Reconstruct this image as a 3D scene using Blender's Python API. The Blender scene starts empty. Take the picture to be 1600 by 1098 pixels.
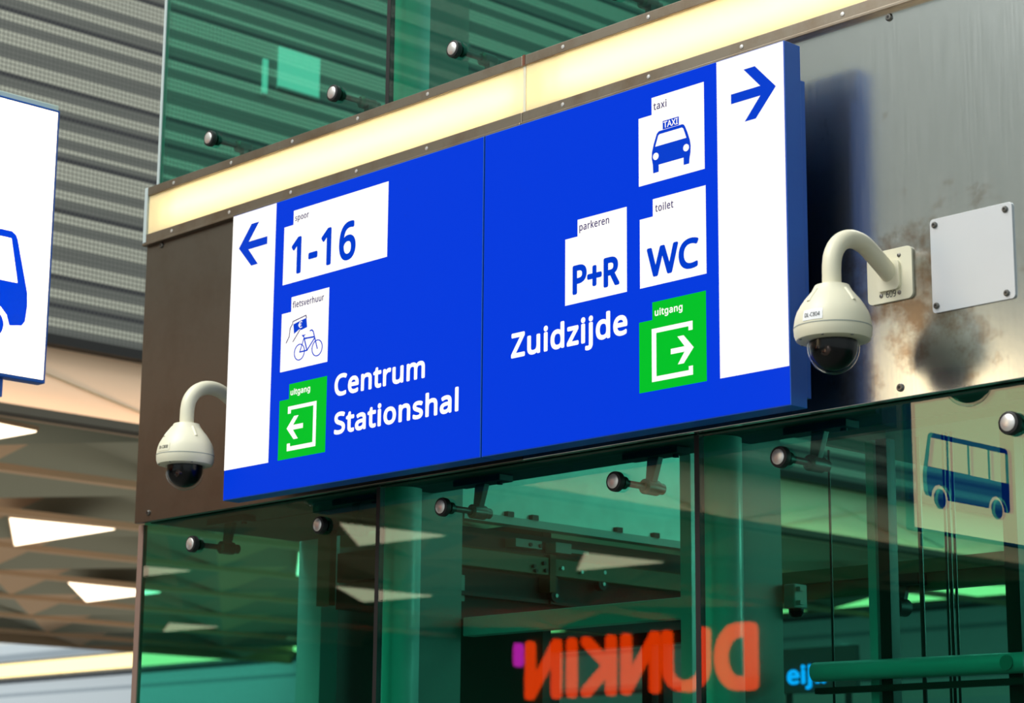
import bpy, bmesh, math, json
from mathutils import Vector, Matrix

scene = bpy.context.scene
col = scene.collection
R = math.radians

# ------------------------------------------------------------------ camera
EYE = Vector((0.0, 0.0, 1.6))
F_PX, YAW, PITCH, ROLL = 3416.544, R(46.27822), R(12.40498), R(0.49875)
fwd = Vector((-math.sin(YAW) * math.cos(PITCH), math.cos(YAW) * math.cos(PITCH), math.sin(PITCH)))
rgt = Vector((math.cos(YAW), math.sin(YAW), 0.0))
upv = rgt.cross(fwd)
r2 = rgt * math.cos(ROLL) + upv * math.sin(ROLL)
u2 = upv * math.cos(ROLL) - rgt * math.sin(ROLL)
cam_data = bpy.data.cameras.new('camera')
cam = bpy.data.objects.new('camera', cam_data)
col.objects.link(cam)
m3 = Matrix((r2, u2, -fwd)).transposed()
cam.matrix_world = Matrix.Translation(EYE) @ m3.to_4x4()
cam_data.sensor_width = 36.0
cam_data.lens = F_PX / 1600.0 * 36.0
cam_data.clip_end = 300
cam_data.dof.use_dof = True
cam_data.dof.focus_distance = (Vector((-4.5, 4.45, 3.1)) - EYE).dot(fwd)
cam_data.dof.aperture_fstop = 4.6
scene.camera = cam

# ------------------------------------------------------------------ exposure, sky, lights
scene.view_settings.view_transform = 'Standard'
scene.view_settings.look = 'None'
scene.view_settings.exposure = 0.0
scene.view_settings.gamma = 1.0
scene.view_settings.use_curve_mapping = False
scene.cycles.use_denoising = True
scene.cycles.max_bounces = 10
scene.cycles.transparent_max_bounces = 16
scene.cycles.sample_clamp_indirect = 6.0
scene.cycles.caustics_reflective = False
scene.cycles.caustics_refractive = False

world = bpy.data.worlds.new('sky')
scene.world = world
world.use_nodes = True
bg = world.node_tree.nodes['Background']
bg.inputs['Color'].default_value = (0.86, 0.97, 0.98, 1)
bg.inputs['Strength'].default_value = 0.80

def area_light(name, loc, target, size, energy, color):
    d = bpy.data.lights.new(name, 'AREA')
    d.shape = 'RECTANGLE'; d.size, d.size_y = size
    d.energy = energy; d.color = color
    o = bpy.data.objects.new(name, d); col.objects.link(o)
    o.location = loc
    o.rotation_euler = (Vector(target) - Vector(loc)).to_track_quat('-Z', 'Y').to_euler()
    return o
# unseen area lights: daylight from above the hall, then fills added to brighten parts
area_light('roof_daylight', (-7.0, -3.0, 13.0), (-5.0, 4.5, 3.0), (7, 7), 1700, (1.0, 0.98, 0.93))
area_light('front_wall_fill', (-5.5, -13.0, 13.5), (-14.0, -11.5, 9.0), (6, 9), 850, (0.92, 0.98, 1.0))  # added fill on the mesh wall, brightens its reflection in the steel
area_light('passage_ceiling_fill', (-22.0, 6.0, 3.9), (-22.0, 6.0, 6.0), (14, 30), 420, (1.0, 0.9, 0.76))  # added upward fill that brightens the folded ceiling
area_light('far_wall_fill', (-46.0, 10.0, 12.5), (-40.0, 25.0, 3.0), (14, 8), 1450, (0.93, 0.97, 1.0))  # added fill that brightens the distant ribbed wall
area_light('shaft_fill', (-4.7, 6.6, 3.8), (-5.3, 5.2, 2.6), (0.8, 0.8), 13, (0.95, 1.0, 0.95))  # added fill for the columns and side panel in the shaft
area_light('right_shaft_fill', (-3.1, 6.4, 2.66), (-3.6, 5.0, 2.0), (1.2, 0.6), 30, (0.95, 1.0, 0.95))  # added fill that lightens the crossrail in the right bay
area_light('passage_end_fill', (-21.0, 21.5, 4.3), (-21.0, 25.0, 2.8), (14, 1.5), 30, (0.97, 1.0, 0.98))  # added fill on the back wall below the folded ceiling

# ------------------------------------------------------------------ materials
def lin(c):
    return tuple((v / 255 / 12.92) if v / 255 <= 0.04045 else ((v / 255 + 0.055) / 1.055) ** 2.4 for v in c)

def paint(name, rgb, rough=0.5, metal=0.0, spec=0.5, noise=0.0, nscale=8.0):
    m = bpy.data.materials.new(name); m.use_nodes = True
    nt = m.node_tree; b = nt.nodes['Principled BSDF']
    c = (*lin(rgb), 1)
    b.inputs['Base Color'].default_value = c
    b.inputs['Roughness'].default_value = rough
    b.inputs['Metallic'].default_value = metal
    b.inputs['Specular IOR Level'].default_value = spec
    if noise:
        tc = nt.nodes.new('ShaderNodeTexCoord'); nz = nt.nodes.new('ShaderNodeTexNoise')
        nz.inputs['Scale'].default_value = nscale; nz.inputs['Detail'].default_value = 6
        nt.links.new(tc.outputs['Object'], nz.inputs['Vector'])
        mx = nt.nodes.new('ShaderNodeMix'); mx.data_type = 'RGBA'
        mx.inputs['A'].default_value = tuple(v * (1 - noise) for v in c[:3]) + (1,)
        mx.inputs['B'].default_value = tuple(min(1, v * (1 + noise)) for v in c[:3]) + (1,)
        nt.links.new(nz.outputs['Fac'], mx.inputs['Factor'])
        nt.links.new(mx.outputs['Result'], b.inputs['Base Color'])
    return m

def lit(name, rgb, strength=1.0, gloss=0.04):
    """backlit acrylic or lamp: gives off its own light, with a faint surface gloss"""
    m = bpy.data.materials.new(name); m.use_nodes = True
    b = m.node_tree.nodes['Principled BSDF']
    c = (*lin(rgb), 1)
    b.inputs['Base Color'].default_value = tuple(v * 0.02 for v in c[:3]) + (1,)
    b.inputs['Roughness'].default_value = 0.3
    b.inputs['Specular IOR Level'].default_value = gloss
    b.inputs['Emission Color'].default_value = c
    b.inputs['Emission Strength'].default_value = strength
    return m

def tinted_glass(name, tint, ior=1.55):
    m = bpy.data.materials.new(name); m.use_nodes = True
    nt = m.node_tree; nt.nodes.clear()
    out = nt.nodes.new('ShaderNodeOutputMaterial'); mx = nt.nodes.new('ShaderNodeMixShader')
    # Schlick reflectance from the facing angle, the same on both faces of the sheet
    geo = nt.nodes.new('ShaderNodeNewGeometry'); dt = nt.nodes.new('ShaderNodeVectorMath'); dt.operation = 'DOT_PRODUCT'
    nt.links.new(geo.outputs['Normal'], dt.inputs[0]); nt.links.new(geo.outputs['Incoming'], dt.inputs[1])
    def mth(op, a, b=None):
        n = nt.nodes.new('ShaderNodeMath'); n.operation = op
        for i, v in enumerate((a, b)):
            if v is None: continue
            if isinstance(v, (int, float)): n.inputs[i].default_value = v
            else: nt.links.new(v, n.inputs[i])
        return n.outputs[0]
    f0 = ((ior - 1) / (ior + 1)) ** 2
    p5 = mth('POWER', mth('SUBTRACT', 1.0, mth('ABSOLUTE', dt.outputs['Value'])), 5.0)
    fac = mth('ADD', f0, mth('MULTIPLY', p5, 1 - f0))
    tr = nt.nodes.new('ShaderNodeBsdfTransparent'); tr.inputs['Color'].default_value = (*[t ** 0.5 for t in tint], 1)
    gl = nt.nodes.new('ShaderNodeBsdfGlossy'); gl.inputs['Roughness'].default_value = 0.0
    nt.links.new(fac, mx.inputs['Fac'])
    nt.links.new(tr.outputs[0], mx.inputs[1]); nt.links.new(gl.outputs[0], mx.inputs[2])
    nt.links.new(mx.outputs[0], out.inputs['Surface'])
    return m

def brushed_steel(name, rgb, stain_rgb, rough=0.3, stain_amt=0.6, dirt_at=None):
    m = bpy.data.materials.new(name); m.use_nodes = True
    nt = m.node_tree; b = nt.nodes['Principled BSDF']; L = nt.links
    b.inputs['Metallic'].default_value = 1.0
    tc = nt.nodes.new('ShaderNodeTexCoord')
    mp = nt.nodes.new('ShaderNodeMapping'); mp.inputs['Scale'].default_value = (60, 60, 2.0)
    st = nt.nodes.new('ShaderNodeTexNoise'); st.inputs['Scale'].default_value = 2.5; st.inputs['Detail'].default_value = 5
    L.new(tc.outputs['Object'], mp.inputs['Vector']); L.new(mp.outputs['Vector'], st.inputs['Vector'])
    big = nt.nodes.new('ShaderNodeTexNoise'); big.inputs['Scale'].default_value = 3.2; big.inputs['Detail'].default_value = 9
    big.inputs['Roughness'].default_value = 0.68
    L.new(tc.outputs['Object'], big.inputs['Vector'])
    rp = nt.nodes.new('ShaderNodeValToRGB')
    rp.color_ramp.elements[0].position = 0.47; rp.color_ramp.elements[0].color = (0, 0, 0, 1)
    rp.color_ramp.elements[1].position = 0.66; rp.color_ramp.elements[1].color = (1, 1, 1, 1)
    if dirt_at:                                     # rust and dirt have gathered round the camera mount
        geo = nt.nodes.new('ShaderNodeNewGeometry'); ds = nt.nodes.new('ShaderNodeVectorMath'); ds.operation = 'DISTANCE'
        ds.inputs[1].default_value = dirt_at; L.new(geo.outputs['Position'], ds.inputs[0])
        mr = nt.nodes.new('ShaderNodeMapRange'); mr.inputs['From Min'].default_value = 0.05; mr.inputs['From Max'].default_value = 0.42
        mr.inputs['To Min'].default_value = 0.12; mr.inputs['To Max'].default_value = -0.16
        L.new(ds.outputs['Value'], mr.inputs['Value'])
        ad = nt.nodes.new('ShaderNodeMath'); ad.operation = 'ADD'
        L.new(big.outputs['Fac'], ad.inputs[0]); L.new(mr.outputs['Result'], ad.inputs[1]); L.new(ad.outputs[0], rp.inputs['Fac'])
        big.inputs['Scale'].default_value = 7.0
    else:
        L.new(big.outputs['Fac'], rp.inputs['Fac'])
    sc_ = nt.nodes.new('ShaderNodeMath'); sc_.operation = 'MULTIPLY'; sc_.inputs[1].default_value = stain_amt
    L.new(rp.outputs['Color'], sc_.inputs[0])
    mx = nt.nodes.new('ShaderNodeMix'); mx.data_type = 'RGBA'
    mx.inputs['A'].default_value = (*lin(rgb), 1); mx.inputs['B'].default_value = (*lin(stain_rgb), 1)
    L.new(sc_.outputs[0], mx.inputs['Factor']); L.new(mx.outputs['Result'], b.inputs['Base Color'])
    ro = nt.nodes.new('ShaderNodeMapRange'); ro.inputs['To Min'].default_value = rough - 0.03; ro.inputs['To Max'].default_value = rough + 0.06
    L.new(st.outputs['Fac'], ro.inputs['Value']); L.new(ro.outputs['Result'], b.inputs['Roughness'])
    bp = nt.nodes.new('ShaderNodeBump'); bp.inputs['Strength'].default_value = 0.05; bp.inputs['Distance'].default_value = 0.004
    L.new(big.outputs['Fac'], bp.inputs['Height']); L.new(bp.outputs['Normal'], b.inputs['Normal'])
    return m

def slat_wall(name, rows, cell, palette, grid=0.0, grid_rgb=(70, 70, 66), axis_uv=('Y', 'Z')):
    """horizontal slats in rows of different tone, optionally behind a square wire grid; rows repeats upward"""
    m = bpy.data.materials.new(name); m.use_nodes = True
    nt = m.node_tree; b = nt.nodes['Principled BSDF']; L = nt.links
    b.inputs['Roughness'].default_value = 0.55
    tc = nt.nodes.new('ShaderNodeTexCoord'); sx = nt.nodes.new('ShaderNodeSeparateXYZ')
    L.new(tc.outputs['Object'], sx.inputs['Vector'])
    def mth(op, a, bv=None):
        n = nt.nodes.new('ShaderNodeMath'); n.operation = op
        for i, v in enumerate((a, bv)):
            if v is None: continue
            if isinstance(v, (int, float)): n.inputs[i].default_value = v
            else: L.new(v, n.inputs[i])
        return n.outputs[0]
    n = len(rows)
    ph = mth('FRACT', mth('DIVIDE', sx.outputs[axis_uv[1]], n * cell))
    ramp = nt.nodes.new('ShaderNodeValToRGB'); ramp.color_ramp.interpolation = 'CONSTANT'
    els = ramp.color_ramp.elements
    runs = []
    for i, ch in enumerate(rows):
        if not runs or runs[-1][1] != ch: runs.append((i / n, ch))
    runs = runs[:32]
    for k, (pos, ch) in enumerate(runs):
        e = els[k] if k < 2 else els.new(pos)
        e.position = pos; e.color = (*lin(palette[ch]), 1)
    L.new(ph, ramp.inputs['Fac'])
    outc = ramp.outputs['Color']
    if grid:
        fu = mth('FRACT', mth('DIVIDE', sx.outputs[axis_uv[0]], cell)); fv = mth('FRACT', mth('DIVIDE', sx.outputs[axis_uv[1]], cell))
        g = mth('MAXIMUM', mth('LESS_THAN', fu, grid), mth('LESS_THAN', fv, grid))
        mx = nt.nodes.new('ShaderNodeMix'); mx.data_type = 'RGBA'
        L.new(g, mx.inputs['Factor']); L.new(outc, mx.inputs['A']); mx.inputs['B'].default_value = (*lin(grid_rgb), 1)
        outc = mx.outputs['Result']
    L.new(outc, b.inputs['Base Color'])
    return m

def diffuser(name, rgb):
    """milky acrylic sheet that lets the tube behind it shine through"""
    m = bpy.data.materials.new(name); m.use_nodes = True
    nt = m.node_tree; nt.nodes.clear()
    out = nt.nodes.new('ShaderNodeOutputMaterial'); mx = nt.nodes.new('ShaderNodeMixShader'); mx.inputs['Fac'].default_value = 0.25
    t = nt.nodes.new('ShaderNodeBsdfTranslucent'); t.inputs['Color'].default_value = (*lin(rgb), 1)
    d = nt.nodes.new('ShaderNodeBsdfDiffuse'); d.inputs['Color'].default_value = (*lin(rgb), 1)
    nt.links.new(t.outputs[0], mx.inputs[1]); nt.links.new(d.outputs[0], mx.inputs[2]); nt.links.new(mx.outputs[0], out.inputs['Surface'])
    return m

M = dict(
    blue_face=lit('backlit_blue', (0, 58, 220)), white_face=lit('backlit_white', (255, 252, 247), 1.08),
    green_face=lit('backlit_green', (0, 192, 40)), ink_blue=lit('backlit_blue_print', (4, 62, 205)),
    ink_dark=lit('backlit_dark_print', (62, 52, 110)), housing=paint('blue_housing_paint', (0, 84, 186), 0.4),
    dark=paint('black_rubber', (16, 16, 17), 0.5), black=paint('black_steel', (14, 13, 13), 0.45),
    steel=brushed_steel('brushed_steel', (214, 219, 219), (150, 116, 80), 0.19, 0.8, dirt_at=(-3.27, 4.56, 2.98)),
    steel_darkened=brushed_steel('steel_reflection_darkened', (124, 117, 108), (108, 96, 84), 0.3, 0.5),  # same steel as the right panel, its darker reflection put into the colour
    trim=brushed_steel('trim_steel', (150, 140, 126), (120, 92, 62), 0.36, 0.5),
    cap=paint('turned_steel', (226, 222, 218), 0.36, 0.85), screw=paint('screw_steel', (120, 118, 114), 0.35, 1.0),
    alu=paint('aluminium_plate', (205, 208, 212), 0.42, 0.55, noise=0.05, nscale=5),
    cream=paint('cream_plastic', (226, 221, 196), 0.42), smoke=paint('smoked_dome', (7, 8, 10), 0.22, 0.0, 0.15),
    clear=tinted_glass('clear_bubble', (0.8, 0.83, 0.83), 1.28), lens=paint('lens_glass', (60, 45, 40), 0.1, 0.6),
    sticker=paint('white_sticker', (235, 236, 238), 0.5), ink=paint('black_ink', (30, 30, 36), 0.6),
    glass=tinted_glass('green_glass', (0.085, 0.60, 0.42), 1.76), edge=paint('glass_edge', (178, 190, 190), 0.35),
    copper=paint('edge_profile_paint', (152, 126, 114), 0.4, 0.35),
    post=paint('white_column_paint', (205, 214, 212), 0.28), web=paint('grey_web_paint', (120, 128, 122), 0.5),
    greypaint=paint('grey_paint', (150, 156, 150), 0.5), fit=paint('fitting_cast_steel', (92, 92, 90), 0.4, 0.6),
    dark_soffit=paint('dark_soffit', (62, 62, 58), 0.7), gear=paint('machine_black', (26, 24, 22), 0.6),
    rail=paint('machine_rail', (122, 96, 72), 0.5), rust=paint('rusty_bracket', (112, 62, 38), 0.7),
    fascia=paint('cream_fascia', (238, 206, 176), 0.75), coffer=paint('coffer_board', (206, 176, 144), 0.85), coffer_cool_lit=paint('coffer_cool_lit_board', (150, 154, 138), 0.85), lip=paint('dark_lip', (86, 80, 68), 0.7),
    floor=paint('floor_tiles', (120, 118, 112), 0.5, noise=0.1, nscale=2), shop=paint('dark_shop_front', (46, 42, 38), 0.6),
    tube=lit('fluorescent_tube', (255, 243, 220), 116.0), cove=lit('cove_strip', (255, 216, 180), 9.0),
    strip=diffuser('milky_acrylic', (253, 242, 214)), box_white=paint('lamp_box_white', (225, 225, 220), 0.6),
    panel_lit=lit('ceiling_light_diffuser', (255, 230, 196), 3.6), yellow=lit('far_strip_light', (255, 228, 158), 2.2),
    bus_white=lit('bus_sign_white', (255, 228, 182), 4.2), bus_blue=lit('bus_sign_blue', (0, 66, 225), 1.0),
    pale=paint('pale_cabinet', (214, 226, 214), 0.5), orange=lit('orange_letter', (255, 56, 2), 8.5),
    magenta=lit('magenta_mark', (225, 30, 190), 7.0), cyan=lit('blue_letter', (16, 150, 255), 2.6),
    window=lit('bright_window', (225, 250, 235), 1.0), stick=lit('white_tube', (235, 255, 250), 1.4),
)
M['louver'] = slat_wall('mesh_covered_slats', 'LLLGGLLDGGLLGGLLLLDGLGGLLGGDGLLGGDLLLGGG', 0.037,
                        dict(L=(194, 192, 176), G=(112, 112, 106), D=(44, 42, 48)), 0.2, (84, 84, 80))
M['ribbed'] = slat_wall('ribbed_cladding', 'LLLLGLLLDGLLLLLGGLLLMMLLDGLLL', 0.07,
                        dict(L=(222, 228, 232), G=(168, 178, 186), D=(84, 90, 98), M=(236, 236, 232)), 0.0, axis_uv=('X', 'Z'))

# ------------------------------------------------------------------ builders
def tag(o, label=None, cat=None, group=None, kind=None):
    if label: o['label'] = label
    if cat: o['category'] = cat
    if group: o['group'] = group
    if kind: o['kind'] = kind
    return o

def thing(name, label, cat, loc=(0, 0, 0), group=None):
    o = bpy.data.objects.new(name, None); col.objects.link(o)
    o.empty_display_size = 0.1; o.location = loc
    return tag(o, label, cat, group)

def origin(o):
    v = Vector((0, 0, 0))
    while o is not None:
        v += Vector(o.location); o = o.parent
    return v

def obj(name, bm, mat, parent=None, smooth=False, bevel=0.0):
    """links a bmesh given in world coordinates as one object"""
    me = bpy.data.meshes.new(name)
    if parent is not None:
        bmesh.ops.translate(bm, verts=bm.verts, vec=-origin(parent))
    bmesh.ops.recalc_face_normals(bm, faces=bm.faces)
    bm.to_mesh(me); bm.free()
    me.materials.append(mat)
    if smooth:
        for p in me.polygons: p.use_smooth = True
        try: me.set_sharp_from_angle(angle=R(38))
        except Exception: pass
    o = bpy.data.objects.new(name, me); col.objects.link(o)
    o.parent = parent
    if bevel:
        md = o.modifiers.new('bevel', 'BEVEL'); md.width = bevel; md.segments = 2; md.limit_method = 'ANGLE'
    return o

def struct(name, bm, mat, **k):
    return tag(obj(name, bm, mat, **k), kind='structure')

def copy_tree(o, parent=None):
    c = o.copy(); col.objects.link(c); c.parent = parent
    for ch in list(o.children): copy_tree(ch, c)
    return c

def B(): return bmesh.new()

def box(bm, x0, x1, y0, y1, z0, z1):
    vs = [bm.verts.new((x, y, z)) for x in (x0, x1) for y in (y0, y1) for z in (z0, z1)]
    for f in ((0, 1, 3, 2), (4, 6, 7, 5), (0, 4, 5, 1), (2, 3, 7, 6), (0, 2, 6, 4), (1, 5, 7, 3)):
        bm.faces.new([vs[i] for i in f])
    return bm

def bx(*a): return box(B(), *a)

def prism(bm, pts, y0, y1, plane='xz'):
    """outline in the x-z plane (or y-z, x-y) given real thickness along the third axis"""
    def P(a, b, c):
        return (a, c, b) if plane == 'xz' else ((c, a, b) if plane == 'yz' else (a, b, c))
    f = [bm.verts.new(P(a, b, y0)) for a, b in pts]; k = [bm.verts.new(P(a, b, y1)) for a, b in pts]
    ff = bm.faces.new(f); kk = bm.faces.new(k[::-1])
    ff.normal_update(); kk.normal_update()
    n = len(pts)
    for i in range(n): bm.faces.new((f[i], k[i], k[(i + 1) % n], f[(i + 1) % n]))
    bmesh.ops.triangulate(bm, faces=[ff, kk])
    return bm

def rounded(x0, x1, z0, z1, r, n=6):
    out = []
    for cx, cz, a0 in ((x1 - r, z1 - r, 0), (x0 + r, z1 - r, 90), (x0 + r, z0 + r, 180), (x1 - r, z0 + r, 270)):
        for i in range(n + 1):
            a = R(a0 + 90 * i / n); out.append((cx + r * math.cos(a), cz + r * math.sin(a)))
    return out

def disc_pts(cx, cz, r, n=28, rz=None):
    return [(cx + r * math.cos(2 * math.pi * i / n), cz + (rz or r) * math.sin(2 * math.pi * i / n)) for i in range(n)]

def lathe(bm, prof, c, axis='z', n=40):
    """profile (radius, height) turned round an axis through c"""
    rings = []
    for r, h in prof:
        ring = []
        for i in range(n):
            a = 2 * math.pi * i / n; p, q = r * math.cos(a), r * math.sin(a)
            v = (p, q, h) if axis == 'z' else ((p, h, q) if axis == 'y' else (h, p, q))
            ring.append(bm.verts.new((c[0] + v[0], c[1] + v[1], c[2] + v[2])))
        rings.append(ring)
    for a, b in zip(rings, rings[1:]):
        for i in range(n): bm.faces.new((a[i], a[(i + 1) % n], b[(i + 1) % n], b[i]))
    if prof[0][0] > 1e-6: bm.faces.new(rings[0])
    if prof[-1][0] > 1e-6: bm.faces.new(rings[-1])
    bmesh.ops.remove_doubles(bm, verts=bm.verts, dist=1e-6)
    return bm

def tube(bm, pts, r, n=14):
    pts = [Vector(p) for p in pts]; rings = []
    ref = Vector((0.3, 0.2, 0.93))
    for i, p in enumerate(pts):
        t = (pts[min(i + 1, len(pts) - 1)] - pts[max(i - 1, 0)]).normalized()
        a = t.cross(ref).normalized(); b = t.cross(a)
        rings.append([bm.verts.new(p + a * r * math.cos(2 * math.pi * k / n) + b * r * math.sin(2 * math.pi * k / n)) for k in range(n)])
    for a, b in zip(rings, rings[1:]):
        for i in range(n): bm.faces.new((a[i], a[(i + 1) % n], b[(i + 1) % n], b[i]))
    bm.faces.new(rings[0]); bm.faces.new(rings[-1])
    return bm

def smooth_path(ctrl, k=6):
    out = []; P = [Vector(ctrl[0])] + [Vector(c) for c in ctrl] + [Vector(ctrl[-1])]
    for i in range(1, len(P) - 2):
        for j in range(k):
            t = j / k
            out.append(0.5 * ((2 * P[i]) + (P[i + 1] - P[i - 1]) * t + (2 * P[i - 1] - 5 * P[i] + 4 * P[i + 1] - P[i + 2]) * t * t + (3 * P[i] - P[i - 1] - 3 * P[i + 1] + P[i + 2]) * t ** 3))
    out.append(P[-2]); return out

def stroke(bm, pts, w, y0, y1, plane='xz'):
    """a round-ended pen stroke along a polyline, with thickness"""
    for (ax, az), (bx_, bz) in zip(pts, pts[1:]):
        a = math.atan2(bz - az, bx_ - ax); o = []
        for i in range(9): t = a + R(90 + 22.5 * i); o.append((ax + w / 2 * math.cos(t), az + w / 2 * math.sin(t)))
        for i in range(9): t = a + R(-90 + 22.5 * i); o.append((bx_ + w / 2 * math.cos(t), bz + w / 2 * math.sin(t)))
        prism(bm, o, y0, y1, plane)
    return bm

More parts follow.
